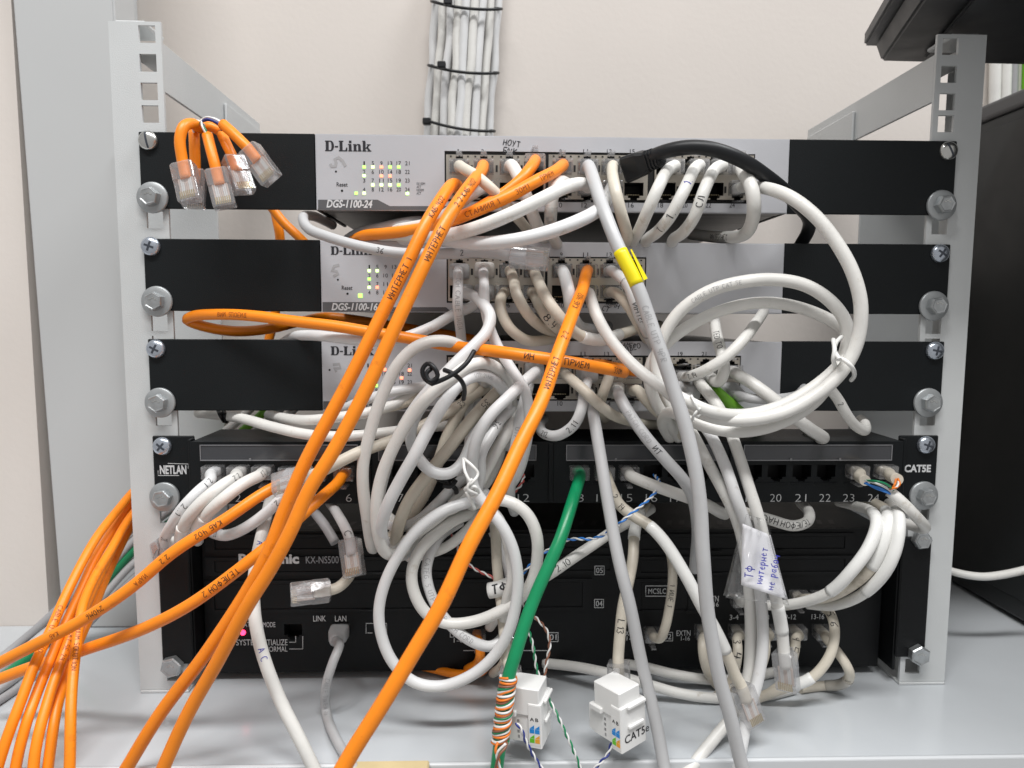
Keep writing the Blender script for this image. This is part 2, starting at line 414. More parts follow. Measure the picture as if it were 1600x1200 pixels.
def wobble(C, amp, seed):
    """small uneven bends of a handled cable"""
    rd = random.Random(seed); n = len(C)
    ks = [(rd.uniform(0.006, 0.030), rd.uniform(0, 6.28), Vector((rd.uniform(-1, 1), rd.uniform(-1, 1), rd.uniform(-1, 1)))) for _ in range(5)]
    s = 0.0; out = []
    for i, c in enumerate(C):
        if i: s += (C[i]-C[i-1]).length
        f = min(1.0, i/8, (n-1-i)/8)
        d = Vector((0, 0, 0))
        for w, ph, v in ks: d += v*math.sin(s/w*1.0+ph)
        out.append(c+d*amp*MM*0.45*f)
    return out
def tangents(C):
    n = len(C)
    return [(C[min(n-1, i+1)]-C[max(0, i-1)]).normalized() for i in range(n)]
def tube(bm, C, r, ns=14, cap=True, flat=1.0, mi=0):
    T = tangents(C)
    N = T[0].orthogonal().normalized()
    rings = []
    for i, c in enumerate(C):
        if i:
            ax = T[i-1].cross(T[i])
            if ax.length > 1e-9: N = Matrix.Rotation(T[i-1].angle(T[i]), 3, ax) @ N
            N = (N-T[i]*N.dot(T[i])).normalized()
        B = T[i].cross(N)
        rr = r[i] if isinstance(r, list) else r
        rings.append([bm.verts.new(c+(N*math.cos(2*math.pi*k/ns)+B*math.sin(2*math.pi*k/ns)*flat)*rr) for k in range(ns)])
    for a, b in zip(rings, rings[1:]):
        for k in range(ns):
            f = bm.faces.new((a[k], a[(k+1) % ns], b[(k+1) % ns], b[k])); f.smooth = True; f.material_index = mi
    if cap:
        f = bm.faces.new(rings[0][::-1]); f.material_index = mi
        f = bm.faces.new(rings[-1]); f.material_index = mi
def tube_px(bm, pts, r, ns=10, step=0.0012):
    tube(bm, spline([at(*p) for p in pts], step), r*MM, ns)
def pen_on_tube(bm, C, r, px, py, text, h, fwd, w=0.085, lean=0.0):
    """lettering wrapped on the tube where it passes pixel (px, py); h in mm; fwd reads along the path"""
    best = min(range(len(C)), key=lambda i: (project(C[i])[0]-px)**2+(project(C[i])[1]-py)**2)
    T = tangents(C)
    S_ = [0.0]
    for a, b in zip(C, C[1:]): S_.append(S_[-1]+(b-a).length)
    ls, tot = pen_lines(text)
    hm = h*MM; s0 = S_[best]-(tot*hm/2 if fwd else -tot*hm/2)
    R = r*MM+0.00013
    def fn(x, y):
        s = s0+(x*hm if fwd else -x*hm)
        s = min(max(s, S_[0]), S_[-1])
        lo, hi = 0, len(S_)-2
        while lo < hi:
            mid = (lo+hi+1)//2
            if S_[mid] <= s: lo = mid
            else: hi = mid-1
        k = (s-S_[lo])/max(1e-9, S_[lo+1]-S_[lo])
        c = C[lo].lerp(C[lo+1], k); t = T[lo].lerp(T[lo+1], k).normalized()
        if not fwd: t = -t
        nrm = (CP-c); nrm = (nrm-t*nrm.dot(t)).normalized()
        up = nrm.cross(t)
        th = (y-0.5)*hm/R+lean
        return c+(nrm*math.cos(th)+up*math.sin(th))*R
    for l in ls: ribbon(bm, l, w, fn)

# --- modular plug (8P8C): origin at the cable end, +Y into the socket, latch on +Z
def _loft(bm, secs):
    """secs: list of (y, halfwidth, zlo, zhi, chamfer)"""
    rings = []
    for y, w, a, b, c in secs:
        p = [(-w+c, a), (w-c, a), (w, a+c), (w, b-c), (w-c, b), (-w+c, b), (-w, b-c), (-w, a+c)]
        rings.append([bm.verts.new((x*MM, y*MM, z*MM)) for x, z in p])
    for a, b in zip(rings, rings[1:]):
        for k in range(8): bm.faces.new((a[k], a[(k+1) % 8], b[(k+1) % 8], b[k]))
    bm.faces.new(rings[0][::-1]); bm.faces.new(rings[-1])
    bmesh.ops.recalc_face_normals(bm, faces=bm.faces)
def _mesh(name, bm, m):
    me = bpy.data.meshes.new(name); bm.to_mesh(me); bm.free(); me.materials.append(m); return me
bm = bmesh.new(); _loft(bm, [(0, 5.0, -3.6, 3.6, .6), (1.0, 5.85, -4.1, 4.0, .5), (9.5, 5.85, -4.1, 4.0, .5), (10.2, 5.85, -3.3, 3.3, .3), (20.6, 5.85, -3.3, 3.3, .3), (21.5, 5.5, -3.0, 3.0, .3)])
PLUG_BODY = _mesh('plug', bm, M['clear_plug'])
bm = bmesh.new()
for a, b in (((20.5, 3.2, 3.0), (11, 6.6, 3.0)), ((11, 6.6, 3.0), (4.0, 7.6, 1.6)), ((4.0, 7.6, 1.6), (0.5, 8.0, 1.6))):
    y0, z0, w0 = a; y1, z1, w1 = b
    v = [bm.verts.new((x*MM, y*MM, z*MM)) for y, z, w in ((y0, z0, w0), (y1, z1, w1)) for x, z in ((-w, z-.5), (w, z-.5), (w, z+.5), (-w, z+.5))]
    for k in range(4): bm.faces.new((v[k], v[(k+1) % 4], v[4+(k+1) % 4], v[4+k]))
    bm.faces.new(v[3::-1]); bm.faces.new(v[4:])
PLUG_LATCH = _mesh('latch', bm, M['clear_plug'])
bm = bmesh.new()
for k in range(8):
    x = (-3.57+1.02*k)*MM
    box(bm, x-.00022, x+.00022, 16.5*MM, 20.5*MM, -3.42*MM, -2.7*MM)
PLUG_PINS = _mesh('contacts', bm, M['gold'])
bm = bmesh.new()
for k in range(8):
    x = (-3.57+1.02*k)*MM
    box(bm, x-.00042, x+.00042, 8.5*MM, 18*MM, -1.3*MM, -0.4*MM, mi=k % 4)
mat('wire_pale', (0.62, 0.50, 0.44), 0.4)
PLUG_WIRES = _mesh('wires', bm, M['wire_pale'])
for k in ('wire_white', 'wire_white', 'wire_pale'): PLUG_WIRES.materials.append(M[k])
def plug(parent, mw, pins=True, name='plug', latch=True):
    """mw: world matrix of the plug; parent only translated"""
    off = Matrix.Translation(-wloc(parent))
    o = put(name, PLUG_BODY, parent); o.matrix_local = off @ mw
    if latch: put('latch', PLUG_LATCH, o)
    if pins:
        put('contacts', PLUG_PINS, o); put('wires', PLUG_WIRES, o)
    return o
def frame_mat(orig, ydir, zdir):
    y = ydir.normalized(); z = (zdir-y*zdir.dot(y)).normalized(); x = y.cross(z)
    return Matrix.Translation(orig) @ Matrix((x, y, z)).transposed().to_4x4()
def loose_matrix(a, b, face=1, roll=0):
    """plug from pixel a (cable end) to pixel b (tip); face=+1 latch to the camera"""
    A, B = at(*a), at(*b); y = (B-A).normalized()
    z = (CP-A); z = (z-y*z.dot(y)).normalized()*face
    z = Matrix.Rotation(math.radians(roll), 3, y) @ z
    return frame_mat(A, y, z)

# ================================================================ the setting
def on_table(px, py, z=0.0):
    v = CF*FPX + CR*(px-800.0) + CU*(600.0-py)
    return CP + v*((z-CP.z)/v.z)
WALL_Y = 0.205
o = boxo('wall', -1.6, 1.6, WALL_Y, WALL_Y+0.1, -0.8, 1.9, M['wall_paint']); o['kind'] = 'structure'
o = boxo('wall_return', -1.6, at(19, 0, -95).x-0.004, 0.100, WALL_Y-0.0005, -0.8, 1.9, M['wall_paint']); o['kind'] = 'structure'
TE = on_table(1000, 1186).y                       # front edge of the table
t = thing('table', 'pale grey laminate table that the rack stands on', 'table', (0, TE, 0))
bm = bmesh.new(); box(bm, -0.95, 0.95, TE, 0.0995, -0.024, 0.0); box(bm, at(19, 0, -95).x-0.0035, 0.95, 0.0995, WALL_Y-0.002, -0.024, 0.0)
bmesh.ops.remove_doubles(bm, verts=bm.verts, dist=1e-6)
mk('table_top', bm, M['table_top'], t)
bm = bmesh.new(); box(bm, -0.95, 0.95, TE-0.003, TE-0.0002, -0.0245, 0.0006, 0.0012, 3)
mk('edge_strip', bm, M['table_edge'], t)

# grey cabinet standing to the left of the rack, against the wall
c = thing('grey_cabinet', 'light grey flat cabinet panel behind the left rack post', 'cabinet', (-0.3, 0.2, 0))
a0 = at(19, 0, -95); a1 = at(172, 0, -95)
bm = bmesh.new()
zt = 0.62
b0 = at(90, 890, -95); sl = (a0.x-b0.x)/(a0.z-b0.z)
v = [(b0.x-sl*b0.z, 0), (a1.x+0.004, 0), (a1.x+0.002, zt), (a0.x+sl*(zt-a0.z), zt)]
fr = [bm.verts.new((x, 0.095, z)) for x, z in v]; bk = [bm.verts.new((x, 0.125, z)) for x, z in v]
bm.faces.new(fr); bm.faces.new(bk[::-1])
for i in range(4): bm.faces.new([fr[i], bk[i], bk[(i+1) % 4], fr[(i+1) % 4]])
bmesh.ops.recalc_face_normals(bm, faces=bm.faces)
bmesh.ops.bevel(bm, geom=list(bm.edges), offset=0.0015, segments=2, affect='EDGES')
mk('door_panel', bm, M['panel_paint'], c)
boxo('side_strip', at(120, 0, -193).x, at(204, 0, -193).x, 0.193, 0.2045, 0, zt, M['rack_paint'], c, bev=0.001)

# dark computer tower on the right
tw = thing('computer_tower', 'black computer tower standing right of the rack', 'computer', (0.5, 0.1, 0))
tx, tzt = 0.372, 0.076+ZO-0.005
boxo('case_body', tx, 0.60, -0.14, 0.200, 0.004, tzt-0.014, M['tower_black'], tw, bev=0.002, seg=2)
boxo('top_cover', tx-0.002, 0.603, -0.143, 0.202, tzt-0.0135, tzt, M['dark_grey'], tw, bev=0.003, seg=3)
for yy in (-0.11, 0.17):
    boxo('foot', tx+0.01, tx+0.04, yy, yy+0.02, 0.0, 0.0045, M['dark_plastic'], tw)
boxo('side_panel', tx-0.0014, tx-0.0002, -0.12, 0.185, 0.02, tzt-0.022, M['tower_black'], tw, bev=0.0004)

# dark plastic tray lying across the rack top and the tower
ty = thing('plastic_tray', 'dark plastic tray with a grey lip lying above the right post', 'tray', (0.4, 0.0, 0.42))
A = at(1366, 99, -82); zb = A.z
ang = math.radians(-17)
ux, uy = Vector((math.cos(math.radians(1.5)), math.sin(math.radians(1.5)), 0)), Vector((-math.sin(math.radians(17)), -math.cos(math.radians(17)), 0))
def tp(a, b, z): return Vector((A.x, A.y, zb+z))+ux*a+uy*b
def tray_block(name, a0, a1, b0, b1, z0, z1, m, ins=0.0, bev=0.0015):
    bm = bmesh.new()
    lo = [bm.verts.new(tp(a, b, z0)) for a, b in ((a0+ins, b0+ins), (a1, b0+ins), (a1, b1), (a0+ins, b1))]
    hi = [bm.verts.new(tp(a, b, z1)) for a, b in ((a0, b0), (a1, b0), (a1, b1), (a0, b1))]
    bm.faces.new(lo[::-1]); bm.faces.new(hi)
    for i in range(4): bm.faces.new([lo[i], lo[(i+1) % 4], hi[(i+1) % 4], hi[i]])
    bmesh.ops.recalc_face_normals(bm, faces=bm.faces)
    bmesh.ops.bevel(bm, geom=list(bm.edges), offset=bev, segments=2, affect='EDGES')
    return mk(name, bm, m, ty)
tray_block('tray_body', 0, 0.36, 0, 0.20, 0.0, 0.013, M['dark_plastic'], 0.004)
tray_block('tray_lip', -0.007, 0.365, -0.006, 0.205, 0.0135, 0.023, M['dark_grey'])
tray_block('base_ridge', 0.03, 0.34, 0.02, 0.19, -0.0035, -0.0002, M['dark_plastic'], 0.0, 0.001)

# cables and a duct hanging far behind on the right
def far_tube(name, label, m, pts, r, cat='cable', group=None):
    bm = bmesh.new(); tube(bm, spline([at(*p) for p in pts], 0.006), r*MM, 12)
    o = mk(name, bm, m); o['label'] = label; o['category'] = cat
    if group: o['group'] = group
    return o
far_tube('hanging_cable', 'white cable hanging on the wall right of the rack, nearest the post', M['white'], [(1556, -60, -196), (1556, 60, -196), (1553, 200, -196), (1550, 420, -196)], 4.6)
far_tube('hanging_cable', 'second white cable hanging on the wall right of the rack', M['white'], [(1572, -60, -196), (1573, 60, -196), (1570, 200, -196), (1566, 420, -196)], 4.2)
far_tube('hanging_cable', 'thin grey cable hanging between the white cables and the green one', M['midgrey'], [(1588, -60, -196), (1586, 60, -196), (1583, 200, -196), (1578, 420, -196)], 3.2)
far_tube('hanging_cable', 'bright green cable hanging at the right edge above the tower', M['green_far'], [(1612, -60, -192), (1610, 60, -192), (1606, 200, -192), (1600, 420, -192)], 5.6)

# ---------------------------------------------------------------- the rack frame
rk = thing('rack_frame', 'pale grey open steel rack frame with square mounting holes', 'rack', (0, 0.05, 0))
HZ = []; z = 54.9
steps = (15.875, 15.875, 12.7)
for i in range(40):
    HZ.append(z*MM+ZO); z -= steps[i % 3]
HZ = [h for h in HZ if h > 0.004]
HZ.append(0.0125)
ZT = 0.0618+ZO
for sx in (-1, 1):
    bm = bmesh.new()
    xa, xb = sorted((sx*0.2565, sx*0.2268))
    hs = [(sx*0.2349-0.0048, sx*0.2349+0.0048, h-0.0049, h+0.0049) for h in HZ if h > 0.006 and (h > 0.02 or h == 0.0125)]
    hs = [h for k, h in enumerate(hs) if all(abs(h[2]-g[2]) > 0.011 for g in hs[k+1:])]
    plate(bm, xa, xb, 0.002, ZT, 0.0022, 0.0042, hs)
    p = mk('front_post', bm, M['rack_paint'], rk)
    xo = sx*0.2565
    bm = bmesh.new(); box(bm, *sorted((xo, xo-sx*0.0020)), 0.0044, 0.034, 0.002, ZT, 0.0004)
    mk('side_flange', bm, M['rack_paint'], p)
    bm = bmesh.new(); box(bm, *sorted((xo-sx*0.0015, xo-sx*0.019)), 0.006, 0.030, ZT-0.0005, ZT+0.0022, 0.0008)
    mk('top_tab', bm, M['rack_paint'], p)
    bm = bmesh.new(); box(bm, *sorted((xo, sx*0.2265)), 0.0015, 0.060, 0.0, 0.0018, 0.0004)
    mk('foot', bm, M['rack_paint'], p)
    # side bar at the top, running back to the rear post
    xi = sx*0.2270
    bm = bmesh.new()
    box(bm, *sorted((xi, xi+sx*0.0018)), 0.0045, 0.172, 0.0235+ZO, 0.0510+ZO, 0.0003)
    box(bm, *sorted((xi+sx*0.002, xi+sx*0.026)), 0.0045, 0.172, 0.0492+ZO, 0.0510+ZO, 0.0003)
    b = mk('side_bar', bm, M['rack_paint'], rk)
    bm = bmesh.new(); box(bm, *sorted((xi-sx*0.0022, xi-sx*0.0003)), 0.094, 0.168, -0.004+ZO, 0.0440+ZO, 0.0006)
    br = mk('bracket', bm, M['rack_paint'], rk)
    for k, (yy, zz) in enumerate(((0.106, 0.012), (0.150, 0.012))):
        bm = bmesh.new()
        bmesh.ops.create_cone(bm, cap_ends=True, segments=6, radius1=0.0045, radius2=0.0043, depth=0.004,
                              matrix=Matrix.Translation((xi-sx*0.0042, yy, zz+ZO-0.006)) @ Matrix.Rotation(math.pi/2, 4, 'Y'))
        mk('bolt_head', bm, M['zinc'], br)
    bm = bmesh.new()
    rz = 0.012+ZO if sx < 0 else 0.022+ZO
    box(bm, *sorted((sx*0.2330, sx*0.3020)), 0.092, 0.094, 0.0, rz, 0.0004)
    box(bm, *sorted((sx*0.3000, sx*0.3020)), 0.0945, 0.150, 0.0, rz, 0.0004)
    mk('rear_post', bm, M['rack_paint'], rk)

# ---------------------------------------------------------------- screws and bolts
def lathe(bm, prof, c, ns=24):
    """prof: (radius, dist towards the camera) mm around an axis along -Y through c"""
    rings = []
    for r, h in prof:
        rings.append([bm.verts.new((c.x+r*MM*math.cos(2*math.pi*k/ns), c.y-h*MM, c.z+r*MM*math.sin(2*math.pi*k/ns))) for k in range(ns)])
    for a, b in zip(rings, rings[1:]):
        for k in range(ns):
            f = bm.faces.new((a[k], a[(k+1) % ns], b[(k+1) % ns], b[k])); f.smooth = True
    bm.faces.new(rings[-1])
    bmesh.ops.recalc_face_normals(bm, faces=bm.faces)
def screw(px, py, kind, label, ang=0):
    c = at(px, py, 0.2)
    t = thing('panel_screw', label, 'screw', c, 'screws and bolts holding the units in the rack')
    m = M['steel'] if kind == 'slot' else M['blue_zinc']
    bm = bmesh.new(); lathe(bm, [(5.5, 0), (5.6, .6), (5.2, 1.7), (4.2, 2.6), (2.5, 3.1), (0.6, 3.25)], c)
    mk('screw_head', bm, m, t, smooth=True)
    bm = bmesh.new()
    for a in ((ang,) if kind == 'slot' else (ang, ang+90)):
        R = Matrix.Rotation(math.radians(a), 4, 'Y'); L, w = (4.6, .55) if kind == 'slot' else (2.9, .62)
        prof = [(0, 3.25), (.6, 3.25), (2.5, 3.1), (4.2, 2.6), (5.2, 1.7), (5.6, .6)]
        def hgt(q):
            q = abs(q)
            for (ra, ha), (rb, hb) in zip(prof, prof[1:]):
                if ra <= q <= rb: return ha+(hb-ha)*(q-ra)/max(1e-9, rb-ra)
            return .6
        prev = None
        for q in range(13):
            dx = -L+2*L*q/12
            row = [bm.verts.new(c+R @ Vector((dx*MM, 0, dz*MM))+Vector((0, -(hgt(dx)+.10+.03*(a != ang))*MM, 0))) for dz in (-w, w)]
            if prev: bm.faces.new((prev[0], row[0], row[1], prev[1]))
            prev = row
    mk('drive_recess', bm, M['recess'], t)
def bolt(px, py, label, washer=True, ang=0, hx=5.6):
    c = at(px, py, 0.2)
    t = thing('hex_bolt', label, 'bolt', c, 'screws and bolts holding the units in the rack')
    h0 = 0.0
    if washer:
        bm = bmesh.new(); lathe(bm, [(9.0, 0), (9.1, .5), (8.9, 1.3), (8.4, 1.7), (4.5, 1.75)], c, 32)
        mk('washer', bm, M['zinc_washer'], t); h0 = 1.75
    bm = bmesh.new()
    rings = []
    for r, h in ((hx, h0), (hx, h0+3.9), (hx*0.9, h0+4.7), (hx*0.84, h0+4.8), (hx*0.72, h0+4.5)):
        n = 6
        rings.append([bm.verts.new((c.x+r*MM*math.cos(2*math.pi*(k/n)+ang), c.y-h*MM, c.z+r*MM*math.sin(2*math.pi*(k/n)+ang))) for k in range(n)])
    for a, b in zip(rings, rings[1:]):
        for k in range(6): bm.faces.new((a[k], a[(k+1) % 6], b[(k+1) % 6], b[k]))
    bm.faces.new(rings[-1]); bmesh.ops.recalc_face_normals(bm, faces=bm.faces)
    mk('bolt_head', bm, M['zinc'], t)
    bm = bmesh.new()
    for k in range(3):
        a = 0.6+k*0.9
        box(bm, c.x+1.9*MM*math.cos(a)-.0007, c.x+1.9*MM*math.cos(a)+.0007, c.y-(h0+4.75)*MM, c.y-(h0+4.4)*MM, c.z+1.9*MM*math.sin(a)-.0003, c.z+1.9*MM*math.sin(a)+.0003)
    mk('grade_mark', bm, M['steel'], t)
    return t
screw(232, 220, 'slot', 'round slotted screw at the left end of the top switch', 80)
screw(1481, 236, 'slot', 'round slotted screw at the right end of the top switch', 62)
screw(236, 385, 'x', 'cross-head screw at the left end of the middle switch', 20)
screw(1468, 396, 'x', 'cross-head screw at the right end of the middle switch', 35)
screw(244, 545, 'x', 'cross-head screw at the left end of the lowest silver switch', 28)
screw(1460, 548, 'x', 'cross-head screw at the right end of the lowest silver switch', 12)
screw(254, 697, 'x', 'cross-head screw above the lettering at the left of the patch panel', 40)
screw(1446, 695, 'x', 'cross-head screw above the lettering at the right of the patch panel', 18)
bolt(239, 309, 'hex bolt with washer below the slotted screw, left of the top switch', ang=.3)
bolt(1470, 321, 'hex bolt with washer below the slotted screw, right of the top switch', ang=.1)
bolt(246, 471, 'hex bolt with washer at the lower left of the middle switch', ang=.5)
bolt(1458, 478, 'hex bolt with washer at the lower right of the middle switch', ang=.2)
bolt(251, 629, 'hex bolt with washer at the lower left of the lowest silver switch', ang=.4)
bolt(1449, 629, 'hex bolt with washer at the lower right of the lowest silver switch', ang=.6)
bolt(258, 776, 'hex bolt with washer below the lettering at the left of the patch panel', ang=.2)
bolt(1442, 774, 'hex bolt with washer below the lettering at the right of the patch panel', ang=.15)
bolt(271, 1039, 'hex bolt without washer at the lower left of the black phone unit', False, .25, 6.6)
bolt(1433, 1021, 'hex bolt without washer at the lower right of the black phone unit', False, .5, 6.6)
bolt(1437, 842, 'hex bolt without washer at the upper right of the black phone unit', False, .1, 5.8)

# ---------------------------------------------------------------- network switches
def dlink_glyphs():
    """bold slab-serif word mark drawn as polygons, glyph height 1"""
    vs, fs = [], []
    def P(pts):
        i = len(vs); vs.extend(pts); fs.append(tuple(range(i, i+len(pts))))
    def R(x0, x1, y0, y1): P([(x0, y0), (x1, y0), (x1, y1), (x0, y1)])
    # D
    R(0, .62, 0, .10); R(0, .62, .90, 1); R(.08, .40, .10, .90)
    n = 10
    for k in range(n):
        a, b = -90+180*k/n, -90+180*(k+1)/n
        def q(a, rx, ry): return (.60+rx*math.cos(math.radians(a)), .5+ry*math.sin(math.radians(a)))
        P([q(a, .10, .38), q(a, .38, .5), q(b, .38, .5), q(b, .10, .38)])
    R(1.06, 1.42, .36, .50)                                             # -
    x = 1.50; R(x, x+.50, .9, 1); R(x+.08, x+.40, .1, .9); R(x, x+.92, 0, .10); P([(x+.70, .10), (x+.92, .10), (x+.92, .36), (x+.80, .36)])   # L
    x = 2.50; R(x, x+.48, 0, .09); R(x+.08, x+.38, .09, .60); R(x, x+.36, .60, .69); P([(x+.10, .78), (x+.38, .78), (x+.38, 1.02), (x+.10, 1.02)])   # i
    x = 3.05; R(x, x+.46, 0, .09); R(x+.06, x+.36, .09, .60); R(x, x+.33, .60, .69)                                                        # n
    P([(x+.33, .45), (x+.40, .58), (x+.52, .62), (x+.62, .71), (x+.45, .70), (x+.33, .60)])
    P([(x+.52, .62), (x+.55, .52), (x+.55, .09), (x+.85, .09), (x+.82, .55), (x+.74, .68), (x+.62, .71)]); R(x+.50, x+.92, 0, .09)
    x = 4.05; R(x, x+.46, 0, .09); R(x+.06, x+.36, .09, .93); R(x, x+.33, .93, 1.02)                                                       # k
    P([(x+.33, .28), (x+.60, .60), (x+.80, .60), (x+.50, .28)]); R(x+.48, x+.92, .60, .69)
    P([(x+.42, .36), (x+.64, .09), (x+.90, .09), (x+.58, .46)]); R(x+.54, x+.98, 0, .09)
    return vs, fs
PORT_W, PORT_H = 11.4*MM, 7.6*MM
def port_holes(cx, cz, up):
    s = 1 if up else -1
    h = [(cx-PORT_W/2, cx+PORT_W/2, cz-PORT_H/2, cz+PORT_H/2)]
    for w, a, b in ((7.0, 3.8, 5.2), (4.2, 5.2, 6.6)):
        z0, z1 = sorted((cz+s*(a-0.02)*MM, cz+s*b*MM)); h.append((cx-w/2*MM, cx+w/2*MM, z0, z1))
    return h
def recess_mesh(up):
    bm = bmesh.new(); s = 1 if up else -1
    x, y0, y1 = PORT_W/2+.0004, 0.0, 0.0125
    z0, z1 = sorted((-s*(PORT_H/2+.0004), s*0.0070))
    v = [bm.verts.new((a, b, c)) for a in (-x, x) for b in (y0, y1) for c in (z0, z1)]
    for q in ((0, 1, 3, 2), (4, 6, 7, 5), (0, 4, 6, 2)[:0] or (0, 2, 6, 4), (1, 5, 7, 3), (2, 3, 7, 6)):
        bm.faces.new([v[i] for i in q])
    return _mesh('port', bm, M['hole'])
REC = {True: recess_mesh(True), False: recess_mesh(False)}
bm = bmesh.new()
for k in range(8):
    xx = (-3.57+1.02*k)*MM
    box(bm, xx-.0002, xx+.0002, 0.002, 0.011, 0.0026, 0.0031)
PORT_PINS = _mesh('contact_pins', bm, M['gold'])
def build_switch(label, face, ears, cages, cols, yu, yl, texts, leds, band, logo, model, extra, ztag):
    fx0, fy0, fx1, fy1 = face
    tl, brp = at(fx0, (fy0), 1.5), at(fx1, fy1, 1.5)
    x0, x1 = tl.x, brp.x
    zt = at((fx0+fx1)/2, fy0, 1.5).z; zb = at((fx0+fx1)/2, fy1, 1.5).z
    sw = thing('network_switch', label, 'network switch', ((x0+x1)/2, 0.05, zb), 'rack-mounted silver switches')
    ch = []
    dark = []
    for cx0, cx1, cy0, cy1 in cages:
        a, b = at(cx0, cy1, 1.5), at(cx1, cy0, 1.5)
        ch.append((a.x, b.x, a.z, b.z))
    bm = bmesh.new()
    hull = (min(c[0] for c in ch)-.0008, max(c[1] for c in ch)+.0008, min(c[2] for c in ch)-.0008, max(c[3] for c in ch)+.0008)
    plate(bm, x0, x1, zb, zt, -0.0015, 0.0, [hull])
    bv = [e for e in bm.edges if all(abs(v.co.y+.0015) < 1e-6 for v in e.verts) and (all(abs(v.co.x-x0) < 1e-6 for v in e.verts) or all(abs(v.co.x-x1) < 1e-6 for v in e.verts) or all(abs(v.co.z-zt) < 1e-6 for v in e.verts) or all(abs(v.co.z-zb) < 1e-6 for v in e.verts))]
    bmesh.ops.bevel(bm, geom=bv, offset=0.0006, segments=2, affect='EDGES')
    fp = mk('front_panel', bm, M['silver'], sw)
    bm = bmesh.new()
    box(bm, x0+.0012, x1-.0012, 0.0135, 0.178, zb+.0008, zt-.0008, 0.0008)
    box(bm, x0+.0012, x1-.0012, 0.0002, 0.0134, zb+.0008, zb+.0022)
    box(bm, x0+.0012, x1-.0012, 0.0002, 0.0134, zt-.0022, zt-.0008)
    box(bm, x0+.0012, x0+.0026, 0.0002, 0.0134, zb+.0023, zt-.0023)
    box(bm, x1-.0026, x1-.0012, 0.0002, 0.0134, zb+.0023, zt-.0023)
    mk('chassis', bm, M['chassis'], sw)
    bm = bmesh.new(); box(bm, hull[0]-.0002, hull[1]+.0002, 0.0002, 0.0010, hull[2]-.0002, hull[3]+.0002)
    # dark gap round the port blocks
    bm.free(); bm = bmesh.new(); plate(bm, hull[0], hull[1], hull[2], hull[3], -0.0006, 0.0, ch)
    mk('port_surround', bm, M['hole'], sw)
    for ci, (a, b, c_, d_) in enumerate(ch):
        xs = [k for k in cols if a-0.001 < at(k, yu, 1.5).x < b+0.001]
        H = []; P = []
        for k in xs:
            for y, up in ((yu, True), (yl, False)):
                p = at(k, y, 1.5); H += port_holes(p.x, p.z, up); P.append((p, up))
        bm = bmesh.new(); plate(bm, a+.0002, b-.0002, c_+.0002, d_-.0002, -0.0024, -0.0014, H)
        pb = mk('port_block', bm, M['nickel'], sw)
        off = wloc(pb)
        for p, up in P:
            r = put('port', REC[up], pb, Vector((p.x, -0.0014, p.z))-off)
            q = put('contact_pins', PORT_PINS, r); q.parent = pb; q.location = r.location
            if not up: q.rotation_euler = (0, math.pi, 0)
        # bent spring tabs and shield slots between the ports
        bm = bmesh.new()
        for k0, k1 in zip(xs, xs[1:]):
            xm = (at(k0, yu, 1.5).x+at(k1, yu, 1.5).x)/2
            for y in (yu, yl):
                z = at(k0, y, 1.5).z
                box(bm, xm-.0006, xm+.0006, -0.0027, -0.0023, z-.0022, z+.0016)
        zt2 = d_
        for k in xs:
            for dx in (-5, 0, 5):
                xx = at(k, yu, 1.5).x+dx*MM
                box(bm, xx-.0005, xx+.0005, -0.0027, -0.0023, zt2-.0016, zt2-.0008)
        mk('shield_slots', bm, M['hole'], pb)
    # ears
    for e in ears:
        ex0, ex1 = e
        bm = bmesh.new()
        xa, xb = (-0.2413, x0-.0004) if e[0] == 'L' else (x1+.0004, 0.2413)
        box(bm, xa, xb, 0.0, 0.002, zb+.0002+e[1], zt+.0004+e[1], 0.0005)
        xf = (xb-.0022, xb) if e[0] == 'L' else (xa, xa+.0022)
        box(bm, xf[0], xf[1], 0.0021, 0.085, zb+.001+e[1], zt-.001+e[1], 0.0003)
        mk('mounting_ear', bm, M['black_paint'], sw)
    # print on the face
    D = 1.65
    bm = bmesh.new(); vs, fs = dlink_glyphs(); fit_text(bm, vs, fs, *logo, D)
    bmesh.ops.recalc_face_normals(bm, faces=bm.faces)
    mk('logo_lettering', bm, M['ink_logo'], fp)
    bm = bmesh.new(); f = quad_px(bm, band, D-0.05); mk('model_band', bm, M['band'], fp)
    words('model_lettering', [model], D+0.1, M['print_white'], fp)
    words('printed_numbers', texts, D, M['ink'], fp)
    for px, py, col, w, h in leds:
        a, b = at(px-w/2, py+h/2, 1.5), at(px+w/2, py-h/2, 1.5)
        boxo('indicator_light', a.x, b.x, -0.0019, -0.0013, a.z, b.z, M[col], sw, bev=0.0002)
    for px, py, r in extra.get('dots', []):
        c = at(px, py, 1.5); bm = bmesh.new()
        bmesh.ops.create_circle(bm, cap_ends=True, segments=12, radius=r*MM, matrix=Matrix.Translation((c.x, -D*MM, c.z)) @ Matrix.Rotation(math.pi/2, 4, 'X'))
        mk('pinhole', bm, M['hole'], fp)
    if 'swoosh' in extra:
        bm = bmesh.new()
        for ln in extra['swoosh']:
            ribbon(bm, ln, 2.3, lambda x, y: at(x, y, D))
        mk('emblem', bm, M['midgrey'], fp)
    if 'pen' in extra:
        bm = bmesh.new()
        for tx_, px, py, h, a in extra['pen']: pen_on_plane(bm, tx_, px, py, h, a, D+.05, 0.07)
        mk('handwriting', bm, M['ink'], fp)
    return sw
def numrow(vals, xs, yc, h=6.5):
    out = []
    for v, x in zip(vals, xs):
        w = h*0.62*len(str(v))*0.92
        if str(v) == '1': w = h*0.35
        out.append((str(v), x-w/2, yc-h/2, x+w/2, yc+h/2, 0.0))
    return out
